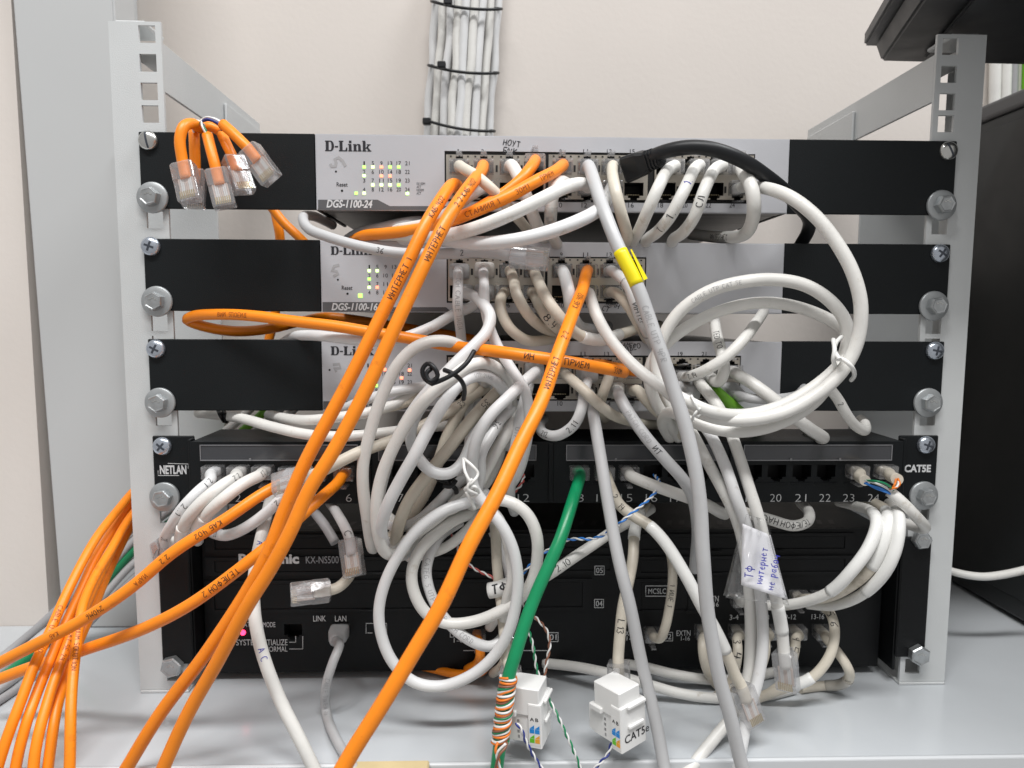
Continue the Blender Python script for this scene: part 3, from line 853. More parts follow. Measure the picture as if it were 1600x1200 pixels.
# --- top switch
C1 = [718, 756, 796, 834, 878, 917, 954, 990, 1040, 1078, 1115, 1152]
lx = [569, 582.5, 596, 609.5, 623, 636.5]; ly = [255, 268.5, 282, 296]
tx = []
for r in range(4): tx += numrow([r+1+4*c for c in range(6)], lx, ly[r], 6)
tx += numrow([2*i+1 for i in range(12)], [k-2 for k in C1], 236.5, 6.5)
tx += numrow([2*i+2 for i in range(12)], [k-8 if i > 7 else k-4 for i, k in enumerate(C1)], 320.5, 7.5)
tx += [('Reset', 526, 285, 543, 291.5, 0.01), ('10/100M', 651, 285, 664, 289), ('ACT', 651, 290, 658, 294), ('1000M', 651, 295, 662, 299), ('ACT', 651, 300, 658, 304)]
G, R_, Wt = 'led_green', 'led_red', 'led_white'
led1 = [(lx[0], 261, G), (lx[1], 261, Wt), (lx[2], 261, R_), (lx[3], 261, G), (lx[4], 261, G), (lx[0], 274.5, Wt), (lx[2], 275, R_), (lx[3], 275, R_),
        (lx[1], 289, Wt), (lx[2], 289, Wt), (lx[3], 289, Wt), (lx[4], 289, G), (lx[0], 302, Wt), (lx[5], 302.5, Wt), (556.5, 302, G)]
build_switch('topmost silver switch, its black cable curving over the face', (492, 213, 1230, 331), [('L', 0), ('R', 0)],
             [(697, 853, 243, 312), (856, 1013, 243, 312), (1021, 1178, 243, 312)], C1, 263, 296, tx, [(x, y, c, 4.6, 4.6) for x, y, c in led1],
             [(497, 312), (590, 312), (609, 322), (700, 322), (706, 328), (497, 328)], (508, 220, 580, 236), ('DGS-1100-24', 510, 312.5, 582, 324.5, 0.03, 0.25),
             {'dots': [(534.5, 298, .7), (525, 268, .6)], 'swoosh': [[(516, 256), (518, 260), (524, 260), (525, 254), (523, 249), (529, 246), (535, 251), (540, 260)]],
              'pen': [('НОУТ', 786, 226, 9, -9), ('БУК', 786, 239, 10, -12)]}, 0)
# --- middle switch
C2 = [718, 757, 795, 833, 877, 915, 952, 988]
lx2 = [577, 589.5, 602.5, 616]; ly2 = [417, 430.5, 444, 457]
tx = []
for r in range(4): tx += numrow([r+1+4*c for c in range(4)], lx2, ly2[r], 6)
tx += numrow([2*i+1 for i in range(8)], C2, 398, 7)
tx += numrow([2*i+2 for i in range(8)], C2, 477, 7)
tx += [('Reset', 534, 446.5, 550.5, 453, 0.01)]
led2 = [(lx2[0], 423, Wt), (lx2[1], 423, Wt), (lx2[0], 436, G), (lx2[0], 449, Wt), (lx2[1], 449, R_), (lx2[3], 462.5, G), (lx2[2], 462.5, G)]
build_switch('middle silver switch with sixteen ports', (500, 378, 1222, 489), [('L', 0), ('R', 0)],
             [(700, 852, 404, 471), (854.5, 1008, 404, 471)], C2, 424, 456, tx, [(x, y, c, 4.6, 4.6) for x, y, c in led2]+[(563, 462, G, 6.5, 6.5)],
             [(504, 472), (597, 472), (612, 480), (697, 480), (705, 487), (504, 487)], (517, 385, 581, 398), ('DGS-1100-16', 518, 473.5, 590, 485, 0.03, 0.25),
             {'dots': [(543, 459, .7), (528, 437, .6)], 'swoosh': [[(530, 414), (522, 416), (519, 423), (526, 424), (528, 428), (521, 432)]],
              'pen': [('КОМН', 944, 474, 8, -22), ('СТ', 940, 484, 8, -22)]}, 1)
# --- lowest switch
C3 = [718, 757, 795, 833, 875, 913, 950, 986, 1028, 1065, 1102, 1138]
lx3 = [575, 588, 601, 614.5, 627.5, 640]; ly3 = [571, 584, 597, 610]
tx = []
for r in range(4): tx += numrow([r+1+4*c for c in range(6)], lx3, ly3[r], 6)
tx += numrow([2*i+1 for i in range(12)], [k-2 for k in C3], 553, 6.5)
tx += numrow([2*i+2 for i in range(12)], C3, 630.5, 7)
tx += [('Reset', 534, 602, 550, 608, 0.01)]
led3 = [(lx3[2], 577.5, R_), (lx3[5], 578.5, R_), (lx3[1], 590.5, G), (lx3[4], 590.5, R_), (lx3[1], 602.5, G), (lx3[3], 616, R_)]
build_switch('lowest silver switch, half hidden behind the white cable coils', (502, 533, 1218, 643), [('L', 0), ('R', 0)],
             [(700, 850, 558, 624), (853, 1004, 558, 624), (1007, 1156, 558, 624)], C3, 578, 609, tx, [(x, y, c, 4.6, 4.6) for x, y, c in led3],
             [(505, 627), (597, 627), (612, 634), (697, 634), (704, 640), (505, 640)], (517, 541, 584, 555), ('DGS-1100-24', 523, 628, 593, 638.5, 0.03, 0.25),
             {'dots': [(542, 613.5, .7), (515, 578, .6)], 'swoosh': [[(520, 570), (530, 569), (532, 575), (522, 576), (526, 581)]],
              'pen': [('КАМЕР', 968, 541, 7, -8), ('ВИДЕО', 973, 551, 8, 14)]}, 2)

# ---------------------------------------------------------------- patch panel
pp = thing('patch_panel', 'black patch panel with twenty-four ports below the silver switches', 'patch panel', (0, 0.03, 0.12))
DP = 8.0
zt = at(800, 690, DP).z; zb = at(800, 786, DP).z
fx0, fx1 = at(298, 740, DP).x, at(1409, 740, DP).x
PC = [335, 374, 413, 455, 497, 538, 628, 667, 705, 743, 782, 820, 905, 943, 981, 1020, 1058, 1097, 1176, 1214, 1253, 1291, 1336, 1379]
H = []
def pp_port(k):
    p = at(k, 736, DP)
    return p
for k in PC:
    p = pp_port(k); H += port_holes(p.x, p.z, False)
bm = bmesh.new(); plate(bm, fx0, fx1, zb, zt, -DP*MM, -DP*MM+0.0016, H)
pf = mk('front_panel', bm, M['black_paint'], pp)
bm = bmesh.new()
box(bm, fx0, fx1, -DP*MM+0.0017, 0.040, zt-0.0016, zt-0.0001, 0.0004)
box(bm, fx0, fx1, -DP*MM+0.0017, 0.010, zb+0.0001, zb+0.0016, 0.0004)
box(bm, fx0, fx0+0.0016, -DP*MM+0.0017, 0.010, zb+.0017, zt-.0017)
box(bm, fx1-0.0016, fx1, -DP*MM+0.0017, 0.010, zb+.0017, zt-.0017)
box(bm, fx0+.01, fx1-.01, 0.0102, 0.032, zb+.006, zt-.006)
mk('housing', bm, M['black_paint'], pp)
off = wloc(pf)
for k in PC:
    p = pp_port(k); put('port', REC[False], pf, Vector((p.x, -DP*MM+0.0005, p.z))-off)
    bm = bmesh.new()
    box(bm, p.x-.0066, p.x+.0066, -DP*MM-.0006, -DP*MM-.0001, p.z-.0078, p.z-.0072)
    mk('port_ledge', bm, M['black_paint'], pf)
for sx in (-1, 1):
    bm = bmesh.new()
    z1 = at(800, 681, 0).z; z0 = z1-0.0437
    xa, xb = sorted((sx*0.2413, sx*0.2165))
    box(bm, xa, xb, 0.0, 0.002, z0, z1, 0.0006)
    box(bm, *sorted((sx*0.2175, sx*0.2155)), -DP*MM+.002, -0.0002, z0+.001, z1-.001, 0.0004)
    mk('mounting_ear', bm, M['black_paint'], pp)
for x0, x1 in ((315, 560), (592, 838), (884, 1128), (1160, 1392)):
    a, b = at(x0, 719, DP), at(x1, 694, DP)
    bm = bmesh.new(); box(bm, a.x, b.x, -DP*MM-.0016, -DP*MM-.0001, a.z, b.z, 0.0003)
    w = mk('label_window', bm, M['window_strip'], pp)
    bm = bmesh.new()
    y0, y1 = -DP*MM-.0021, -DP*MM-.0017
    for (xa, xb, za, zc) in ((a.x, b.x, a.z, a.z+.0006), (a.x, b.x, b.z-.0004, b.z), (a.x, a.x+.0005, a.z+.0007, b.z-.0005), (b.x-.0005, b.x, a.z+.0007, b.z-.0005)):
        box(bm, xa, xb, y0, y1, za, zc)
    for fpos in (.31, .64): box(bm, a.x+(b.x-a.x)*fpos, a.x+(b.x-a.x)*fpos+.0012, y0-.0004, y0-.0001, a.z, a.z+.0016)
    mk('window_rim', bm, M['window_rim'], w)
gx = [at(k, 700, DP).x for k in (576, 861, 1144)]
for g in gx: boxo('divider', g-.0016, g+.0016, -DP*MM-.0012, -DP*MM-.0001, zb+.001, zt-.001, M['black_paint'], pp, bev=.0004)
it = []
for i, k in enumerate(PC):
    n = str(i+1); kk = {22: 1326, 23: 1365}.get(i, k-2 if i > 0 else k)
    if 5 <= i < 6: kk = 545
    w = 8.5 if len(n) == 1 else 18
    if n == '1': w = 5
    it.append((n, kk-w/2, 772, kk+w/2, 784, -0.018))
words('port_numbers', it, DP+.15, M['print_white'], pf)
words('lettering', [('NETLAN', 250, 727, 291, 741, 0.035)], 0.15, M['print_white'], pp, label='white NETLAN lettering at the left end')
words('lettering', [('CAT5E', 1413, 726, 1455, 738, 0.04)], 0.15, M['print_white'], pp, label='white CAT5E lettering at the right end')
bm = bmesh.new()
for ln in ([(247, 735), (247, 743), (280, 743)], [(262, 724), (294, 725), (294, 732)]): ribbon(bm, ln, .45, lambda x, y: at(x, y, .15))
mk('logo_frame', bm, M['print_white'], pp)

# ---------------------------------------------------------------- phone unit
pbx = thing('phone_system_unit', 'black phone exchange unit with white lettering at the bottom of the rack', 'phone unit', (0, 0.05, 0.01))
DX = -15.0
zt = at(800, 828, DX).z; zb = 0.006
px0, px1 = -0.2205, 0.2195
HB = []
EXT = [(1018, 988, 0), (1098, 984, 1), (1151, 984, 1), (1196, 984, 1), (1241, 984, 1), (1282, 984, 1), (1154, 934, 1), (1246, 931, 1), (1279, 931, 1), (745, 992, 0), (792, 990, 0), (532, 982, 0), (458, 984, 0)]
for x, y, u in EXT:
    p = at(x, y, DX); HB += port_holes(p.x, p.z, False)
bm = bmesh.new(); plate(bm, px0, px1, zb, zt, 0.015, 0.0170, HB)
bf = mk('front_panel', bm, M['pbx_black'], pbx)
off = wloc(bf)
for x, y, u in EXT:
    p = at(x, y, DX); put('port', REC[False], bf, Vector((p.x, 0.0156, p.z))-off)
bm = bmesh.new()
box(bm, px0, px1, 0.0172, 0.18, zt-.0015, zt, 0.0004)
box(bm, px0, px1, 0.0172, 0.18, zb, zb+.0015, 0.0004)
box(bm, px0, px0+.0015, 0.0172, 0.18, zb+.0017, zt-.0017); box(bm, px1-.0015, px1, 0.0172, 0.18, zb+.0017, zt-.0017)
box(bm, px0+.003, px1-.003, 0.034, 0.17, zb+.003, zt-.003)
mk('housing', bm, M['pbx_black'], pbx)
bm = bmesh.new()
for i in range(46):
    x = px0+.03+i*.0084
    v = [bm.verts.new((x+a, y, zt+.0002)) for a, y in ((0, .024), (.0034, .024), (.0064, .034), (.003, .034))]
    bm.faces.new(v)
mk('vent_slots', bm, M['hole'], pbx)
for sx in (-1, 1):
    bm = bmesh.new()
    box(bm, *sorted((sx*0.2413, sx*0.2222)), 0.0, 0.002, 0.0195 if True else 0, zt-.001, 0.0008)
    box(bm, *sorted((sx*0.2235, sx*0.2215)), 0.0021, 0.060, 0.010, zt-.002, 0.0004)
    mk('mounting_ear', bm, M['pbx_black'], pbx)
for i, (x, y) in enumerate(((330, 1046), (800, 1046), (1360, 1040))):
    p = at(x, y, DX); boxo('rubber_foot', p.x-.009, p.x+.009, 0.03, 0.048, 0.0, zb, M['dark_plastic'], pbx, bev=.0008)
    boxo('rubber_foot', p.x-.009, p.x+.009, 0.13, 0.148, 0.0, zb, M['dark_plastic'], pbx, bev=.0008)
for x0, x1, rows in ((322, 968, ((832, 863), (867, 899), (903, 957))), (986, 1334, ((832, 863), (867, 899), (903, 957)))):
    for k, (ya, yb) in enumerate(rows):
        if k == 2:
            x1 = 925 if x0 < 900 else 1090
        a, b = at(x0, yb, DX), at(x1, ya, DX)
        bm = bmesh.new()
        plate(bm, a.x, b.x, a.z, b.z, 0.0138, 0.0148, [(a.x+.006, b.x-.006, a.z+.0022, b.z-.0022)])
        s = mk('slot_cover', bm, M['pbx_cover'], pbx)
        boxo('slot_panel', a.x+.0063, b.x-.0063, 0.0143, 0.0147, a.z+.0025, b.z-.0025, M['pbx_black'], s)
        xm = (a.x+b.x)/2
        for xx in (xm-.02, xm+.02): boxo('slot_latch', xx-.006, xx+.006, 0.0128, 0.0136, a.z, a.z+.0018, M['pbx_black'], s, bev=.0003)
DT = DX+.2
words('brand_lettering', [('Panasonic', 373, 865, 467, 881.5, 0.045)], DX+1.5, M['print_white'], pbx)
words('model_lettering', [('KX-NS500', 478, 869, 529, 880.5, 0.0)], DX+1.5, M['print_grey'], pbx)
words('panel_lettering', [('STATUS', 372, 972, 401, 980), ('MODE', 411, 972, 430, 980), ('SYSTEM', 369, 999, 404, 1008.5), ('INITIALIZE', 406, 999, 449, 1008.5), ('NORMAL', 414, 1010, 449, 1018.5),
    ('LINK', 489.5, 962, 509, 971), ('LAN', 523.5, 962, 541, 971), ('LINE', 703, 988, 724, 996), ('1-6', 709, 997, 724, 1004),
    ('1-2', 738, 962, 752, 969), ('5-6', 826, 962, 839, 969),
    ('EXTN', 1057, 985, 1079, 993.5), ('1-16', 1064, 993.5+.5, 1078, 1001), ('EXTN', 973, 985, 995, 993.5), ('1-2', 979, 994, 992, 1001), ('EXTN', 1101, 931, 1123, 940), ('1-16', 1108, 941, 1123, 948),
    ('PFT', 1094, 1004, 1112, 1012), ('3-4', 1140, 960.5, 1154, 968.5), ('7-8', 1188, 960.5, 1202, 968.5), ('9-12', 1226, 960, 1244, 968), ('13-16', 1268, 959.5, 1288, 967.5),
    ('MCSLC', 1013, 919.5, 1041, 928), ('05', 931.5, 887, 942, 895.5), ('04', 931, 938.5, 941.5, 947.5), ('01', 859, 991, 869.5, 1000), ('02', 1038, 990.5, 1049, 999)], DX+1.45, M['print_white'], bf)
bm = bmesh.new()
def rect_line(x0, y0, x1, y1, w=.55):
    ribbon(bm, [(x0, y0), (x1, y0), (x1, y1), (x0, y1), (x0, y0)], w, lambda x, y: at(x, y, DX+1.45))
for r in ((929.5, 884.5, 944, 898), (929, 936.5, 943, 949.5), (857, 988.5, 872, 1002.5), (1036, 988, 1051, 1001.5), (1009, 915.5, 1055, 931.5)): rect_line(*r)
for ln in ([(724, 1016.5), (855, 1016.5)], [(452, 1003.5), (462, 1003.5), (462, 994)], [(452, 1014), (473, 1014), (473, 994)], [(572, 990), (572, 974), (604, 974), (604, 990)], [(574, 989), (582, 989)]):
    ribbon(bm, ln, .5, lambda x, y: at(x, y, DX+1.45))
mk('printed_lines', bm, M['print_white'], bf)
c = at(380, 988, DX)
bm = bmesh.new(); lathe(bm, [(1.7, 0), (1.7, .9), (1.1, 1.6), (.3, 1.8)], c, 16); mk('status_light', bm, M['led_status'], pbx, smooth=True)

# ================================================================ cables
def boot_mesh(bm, mw, r, rib, L=15.0):
    secs = []
    if rib:
        n = 9
        for i in range(n):
            y = -L*i/(n-1); k = 1-0.55*i/(n-1)
            w = r+0.6+(5.4-r)*k; h = r+0.5+(3.9-r)*k
            secs += [(y, w, h), (y-0.9, w, h), (y-0.95, w*0.84, h*0.84), (y-1.6, w*0.84, h*0.84)]
    else:
        secs = [(2, 5.9, 4.4), (0, 6.0, 4.6), (-6.0, 5.7, 4.5), (-8.0, 5.0, 4.2), (-9.0, r+1.1, r+1.0), (-L, r+0.7, r+0.7)]
    rings = []
    for i, (y, w, h) in enumerate(secs):
        ring = []
        e = 0.35 if (y > -7 and not rib) else (0.55 if rib else 0.9)
        for k in range(20):
            a = 2*math.pi*k/20; ca, sa = math.cos(a), math.sin(a)
            x = w*math.copysign(abs(ca)**e, ca); z = h*math.copysign(abs(sa)**e, sa)
            ring.append(bm.verts.new(mw @ Vector((x*MM, y*MM, z*MM))))
        rings.append(ring)
    for a, b in zip(rings, rings[1:]):
        for k in range(20): bm.faces.new((a[k], b[k], b[(k+1) % 20], a[(k+1) % 20]))
    bm.faces.new(rings[0]); bm.faces.new(rings[-1][::-1])
    bmesh.ops.recalc_face_normals(bm, faces=bm.faces)
GRP = 'network cables of the rack'
CABLES = []
def above(p, r):
    """keep a cable on or in front of the table instead of inside it"""
    q = at(*p)
    if q.z < r*MM+0.0003 and q.y > TE-0.003-r*MM:
        w = on_table(p[0], p[1], r*MM+0.0004)
        q = w if w.y > TE-0.003 else at(p[0], p[1], -(TE-0.004-r*MM)*1000)
    return q
def nearest(C, px, py):
    return min(range(len(C)), key=lambda i: (project(C[i])[0]-px)**2+(project(C[i])[1]-py)**2)
def cable(label, m, pts, r=3.1, port=None, end=None, marks=(), sleeves=(), flat=1.0, name='network_cable', bootmat=None):
    P = [above(p, r) for p in pts]
    mw0 = mw1 = None
    if port:
        x, y, dpl, up, kind = port
        c = at(x, y, dpl)
        off = 8.0 if kind != 'boot' else 3.0
        org = Vector((c.x, -(dpl+off)*MM, c.z))
        mw0 = frame_mat(org, Vector((0, 1, 0)), Vector((0, 0, 1 if up else -1)))
        lead = [Vector((c.x, -(dpl-4)*MM, c.z)), Vector((c.x, -(dpl+off-1)*MM, c.z))]
        if kind == 'boot': lead.append(Vector((c.x, -(dpl+off+12)*MM, c.z)))
        if kind == 'rib': lead.append(Vector((c.x, -(dpl+off+9)*MM, c.z-3*MM)))
        P = lead+P
    if end:
        mw1 = loose_matrix(end[0], end[1], *(end[2:4]))
        P = P+[at(*end[0]), mw1 @ Vector((0, 9*MM, 0))]
    r *= 1.06
    C = wobble(spline(P), 0.42, len(CABLES)+11)
    t = thing(name, label, 'cable', C[len(C)//2], GRP)
    bm = bmesh.new(); tube(bm, C, r*MM, 14, flat=flat)
    mk('jacket', bm, m, t)
    if port:
        kind = port[4]
        if kind == 'plug': plug(t, mw0, pins=False)
        else:
            plug(t, mw0, pins=False)
            bm = bmesh.new()
            if kind == 'rib':
                i = 3; y = (C[2]-C[7]).normalized()
                boot_mesh(bm, frame_mat(C[5], y, Vector((0, 0, 1))), r, True, 15)
            else: boot_mesh(bm, mw0, r, False, 13)
            mk('strain_boot', bm, bootmat or m, t, smooth=True)
    if end: plug(t, mw1)
    for k, (tx_, px, py, h, fwd, ink) in enumerate(marks):
        bm = bmesh.new(); pen_on_tube(bm, C, r, px, py, tx_, h*(0.85 if m is o_ else 1.0), fwd, 0.055 if ink != 'ink_print' else 0.04)
        mk('cable_lettering', bm, M[ink], t)
    for (xa, ya, xb, yb, sm, dr) in sleeves:
        i, j = sorted((nearest(C, xa, ya), nearest(C, xb, yb)))
        if j-i < 2: j = i+3
        bm = bmesh.new(); tube(bm, C[i:j+1], (r+dr)*MM, 16, cap=True)
        mk('sleeve', bm, M[sm], t)
    CABLES.append((t, C))
    return t, C
w_, c_, g_, o_, t_ = M['white'], M['cool'], M['grey'], M['orange'], M['cream']
K = 'ink'; PR = 'ink_print'
S1, S2, S3, PPD, PX = 1.5, 1.5, 1.5, 8.0, -15.0

# ---- top switch
cable('cream cable from the first upper port of the top switch, crossing down to the right', t_, [(726, 264, 26), (745, 276, 38), (770, 298, 40), (796, 326, 30), (818, 352, 8), (836, 376, -25)], 2.9, (718, 263, S1, 1, 'plug'))
cable('left cable of the long orange pair falling from the top switch', o_,
      [(706, 290, 28), (690, 310, 44), (665, 350, 56), (632, 420, 64), (600, 487, 70), (560, 565, 74), (520, 640, 77), (480, 717, 80), (445, 797, 82), (418, 864, 84), (383, 928, 84), (322, 1022, 82), (250, 1115, 80), (180, 1230, 78)], 3.2,
      (716, 296, S1, 0, 'plug'), marks=[('КАБ 402', 678, 326, 3.6, False, K), ('ИНТЕРНЕТ 1', 625, 435, 3.8, False, K)])
cable('right cable of the long orange pair falling from the top switch', o_,
      [(752, 268, 28), (732, 292, 50), (700, 340, 66), (668, 402, 75), (640, 463, 80), (612, 525, 84), (585, 583, 87), (550, 650, 90), (515, 714, 93), (482, 768, 95), (455, 828, 97), (424, 886, 98), (390, 941, 97), (343, 1028, 93), (296, 1110, 90), (240, 1235, 88)], 3.2,
      (756, 263, S1, 1, 'plug'), marks=[('2 2 КАБ 402', 722, 303, 3.6, False, K), ('ИНТЕРНЕТ', 676, 385, 3.8, False, K)])
cable('white cable from the third upper port of the top switch going straight down', w_, [(802, 262, 24), (814, 285, 34), (826, 316, 34), (838, 348, 24), (850, 372, 0), (858, 392, -30)], 3.3, (796, 263, S1, 1, 'plug'))
cable('orange cable from the fourth upper port of the top switch bending down left', o_, [(829, 262, 28), (812, 283, 36), (788, 303, 38), (755, 322, 38), (718, 340, 34), (680, 353, 26), (630, 362, 10), (590, 372, -15)], 3.1, (835, 255, S1, 1, 'plug'))
cable('orange cable from the ninth top-switch port sweeping left under the switch', o_, [(866, 268, 30), (840, 282, 44), (800, 304, 50), (755, 325, 50), (705, 345, 44), (655, 358, 30), (605, 364, 16), (568, 369, 0), (540, 384, -25)], 3.1,
      (878, 262, S1, 1, 'plug'), marks=[('ПРИЕМ', 850, 278, 3.4, False, 'ink_dark_orange'), ('30М1', 812, 298, 3.4, False, 'ink_dark_orange'), ('СТАНЦИЯ 1', 752, 326, 3.4, False, 'ink_dark_orange')])
cable('white cable from a lower top-switch port going left behind the orange pair', w_, [(748, 297, 24), (728, 310, 30), (706, 328, 28), (680, 345, 20), (640, 354, 4), (590, 360, -20)], 3.0, (757, 296, S1, 0, 'plug'))
cable('white cable marked 10 hanging from a lower port of the top switch', w_, [(874, 284, 26), (865, 302, 36), (861, 328, 36), (861, 356, 26), (868, 378, 6), (880, 392, -25)], 3.1, (885, 292, S1, 0, 'plug'), marks=[('10', 858, 338, 4.6, False, K)], sleeves=[(862, 322, 862, 356, 'clear_sleeve', .25)])
cable('thick white cable from lower port 12 of the top switch sweeping left', w_, [(908, 287, 26), (880, 293, 44), (845, 311, 56), (800, 334, 60), (750, 355, 56), (705, 367, 46), (660, 370, 30), (610, 366, 8), (560, 372, -20)], 3.4, (917, 296, S1, 0, 'plug'))
cable('white cable from lower port 14 of the top switch sweeping left above the middle switch', c_, [(950, 308, 26), (936, 326, 42), (905, 343, 54), (860, 361, 60), (810, 375, 60), (760, 381, 54), (715, 378, 42), (670, 372, 22), (620, 374, -5)], 3.4, (954, 296, S1, 0, 'plug'))
tgrey, CG = cable('grey cable with a yellow tape flag running from the top switch down to the table', g_, [(924, 274, 28), (936, 308, 44), (950, 345, 54), (968, 388, 62), (988, 430, 66), (1010, 484, 70), (1030, 542, 74), (1047, 592, 76), (1062, 640, 78), (1076, 690, 80), (1088, 740, 82), (1095, 800, 83), (1098, 860, 84), (1102, 920, 84), (1111, 985, 84), (1123, 1055, 84), (1140, 1120, 84), (1168, 1230, 84)], 3.35, (917, 263, S1, 1, 'plug'),
      marks=[('CABLE UTP 4PR', 1022, 520, 3.2, True, PR)])
i, j = nearest(CG, 969, 391), nearest(CG, 1006, 441)
bm = bmesh.new(); tube(bm, CG[i:j+1], 3.68*MM, 16); mk('yellow_tape', bm, M['yellow_tape'], tgrey)
bm = bmesh.new(); v = [bm.verts.new(at(*p)) for p in ((985, 390, 64), (987, 389, 62), (1012, 435, 66), (1006, 438, 68))]; bm.faces.new(v)
v2 = [bm.verts.new(x.co+Vector((0, 0.0004, 0))) for x in v]; bm.faces.new(v2[::-1])
for k in range(4): bm.faces.new((v[k], v2[k], v2[(k+1) % 4], v[(k+1) % 4]))
bmesh.ops.recalc_face_normals(bm, faces=bm.faces)
mk('tape_flap', bm, M['yellow_tape'], tgrey)
cable('cream cable from port 13 of the top switch dropping to the gap below', t_, [(957, 268, 26), (963, 300, 42), (971, 335, 42), (979, 362, 34), (979, 378, 14), (965, 386, -20)], 3.0, (954, 263, S1, 1, 'plug'))
cable('white cable from port 17 of the top switch bent down to the left', w_, [(1043, 266, 28), (1030, 290, 42), (1014, 325, 42), (1000, 356, 32), (990, 374, 12), (992, 384, -20)], 3.15, (1050, 263, S1, 1, 'plug'))
cable('white cable marked with ones in black pen on the top switch', w_, [(1084, 266, 30), (1068, 300, 44), (1048, 338, 42), (1030, 360, 32), (1012, 374, 12), (1010, 386, -20)], 3.15, (1088, 263, S1, 1, 'plug'),
      marks=[('1.', 1074, 290, 4.4, False, 'ink_blue'), ('1.', 1050, 334, 4.4, False, K), ('1.', 1034, 352, 4.4, False, K)])
cable('white cable from port 21 of the top switch next to the 1.1.1 cable', w_, [(1114, 266, 30), (1100, 300, 44), (1087, 338, 42), (1070, 362, 32), (1052, 374, 12), (1048, 386, -20)], 3.15, (1122, 263, S1, 1, 'plug'), marks=[('СЛ', 1098, 318, 3.6, False, K)])
cable('white cable labelled in black pen turning back under the right end of the top switch', w_, [(1160, 266, 30), (1175, 295, 44), (1179, 325, 44), (1174, 352, 34), (1160, 368, 16), (1130, 371, -8), (1080, 366, -50)], 3.5, (1154, 263, S1, 1, 'plug'), marks=[('ИНТЕРНЕТ', 1130, 370, 3.6, False, K)])
cable('long white cable from the top switch forming the big loop on the right', w_, [(1175, 292, 26), (1205, 296, 46), (1240, 312, 60), (1280, 345, 68), (1313, 388, 73), (1335, 430, 76), (1347, 475, 77), (1345, 520, 76), (1333, 555, 75), (1308, 590, 74), (1270, 620, 73), (1220, 645, 72), (1165, 656, 70), (1115, 652, 66),
      (1065, 630, 58), (1035, 603, 50), (1026, 575, 46), (1034, 535, 46), (1062, 488, 48), (1110, 454, 52), (1160, 440, 55), (1210, 437, 57), (1260, 447, 60), (1300, 474, 62), (1322, 508, 63), (1323, 542, 63), (1308, 578, 62), (1272, 628, 60), (1215, 662, 60), (1155, 674, 58), (1100, 666, 54), (1050, 645, 44), (1035, 660, 30), (1050, 690, 0)], 3.2,
      (1152, 296, S1, 0, 'plug'), marks=[('CABLE UTP CAT.5E', 1120, 452, 2.4, True, PR)])
cable('black moulded cable arching over the ports of the top switch', M['black_pvc'], [(1006, 254, 24), (1030, 240, 34), (1070, 231, 42), (1112, 233, 46), (1160, 249, 44), (1205, 281, 36), (1243, 315, 22), (1264, 343, 2), (1262, 362, -8), (1250, 384, -16)], 3.7)
tb = CABLES[-1][0]
bm = bmesh.new()
mwb = loose_matrix((1012, 252, 26), (976, 266, 14), 1, 0)
_secs = [(-9, 3.9, -3.9, 3.9, 1.2), (-7, 4.3, -4.3, 4.3, 1.2), (0, 5.6, -5.0, 5.0, 1.4), (4, 6.8, -5.6, 5.6, 1.4), (13, 7.4, -6.0, 6.0, 1.2), (14, 6.9, -5.6, 5.6, 1.2)]
_loft(bm, _secs); bm.transform(mwb); mk('moulded_plug', bm, M['black_pvc'], tb)
for k in range(4):
    bm = bmesh.new(); _loft(bm, [(-8+1.9*k, 4.9+.3*k, -4.9-.2*k, 4.9+.2*k, 1.4), (-7.2+1.9*k, 4.9+.3*k, -4.9-.2*k, 4.9+.2*k, 1.4)]); bm.transform(mwb); mk('grip_ridge', bm, M['black_pvc'], tb)

# ---- gap between top and middle switch
cable('loose pale grey cable lying on the middle switch with an unplugged clear plug', g_, [(520, 352, -45), (492, 338, -22), (474, 340, 0), (482, 358, 14), (515, 371, 22), (565, 385, 28), (620, 395, 32), (690, 397, 34), (745, 394, 34), (775, 396, 34)], 2.8,
      end=((797, 400, 34), (838, 404, 36), 1, 15), marks=[('36', 597, 391, 3.2, True, K), ('2', 720, 396, 3.2, True, K)])
cable('orange cable behind the left end of the top switch slanting down', o_, [(420, 318, -70), (440, 343, -70), (470, 372, -70), (505, 410, -75)], 3.0)
cable('orange cable hanging vertically behind the left ears of the switches', o_, [(424, 300, -85), (432, 340, -85), (438, 372, -85), (436, 440, -88), (428, 500, -88), (418, 540, -88), (410, 620, -88)], 3.1)
cable('dark grey cable crossing under the left side of the top switch', M['midgrey'], [(530, 384, -30), (560, 365, -15), (600, 355, -8), (650, 346, -5), (700, 352, -20)], 3.0)

# ---- middle switch
cable('printed pale cable with a moulded boot in the first port of the middle switch', c_, [(716, 450, 34), (715, 475, 36), (718, 505, 26), (722, 540, 14), (728, 580, 10), (733, 630, 12), (733, 690, 12), (724, 740, 10), (700, 780, 6)], 2.7, (718, 425, S2, 1, 'boot'), marks=[('TCH CABLE TIA/EIA', 717, 480, 2.7, True, PR)], bootmat=g_)
cable('white cable with a square boot in the second upper port of the middle switch', c_, [(757, 446, 34), (757, 472, 38), (762, 505, 40), (778, 545, 44), (800, 580, 48), (820, 612, 50), (827, 650, 48), (822, 700, 42), (808, 745, 32), (785, 770, 22)], 2.7, (757, 423, S2, 1, 'boot'), bootmat=w_)
cable('white cable from the first lower port of the middle switch feeding the tied coil', c_, [(738, 460, 24), (756, 476, 40), (766, 495, 46), (760, 518, 50), (740, 540, 54), (714, 565, 58), (686, 595, 60), (655, 630, 58), (630, 668, 54), (606, 720, 50), (592, 770, 48), (592, 820, 46), (604, 862, 42), (628, 868, 34), (650, 850, 24), (672, 812, 12), (690, 780, 4)], 3.0, (724, 457, S2, 0, 'boot'), bootmat=g_)
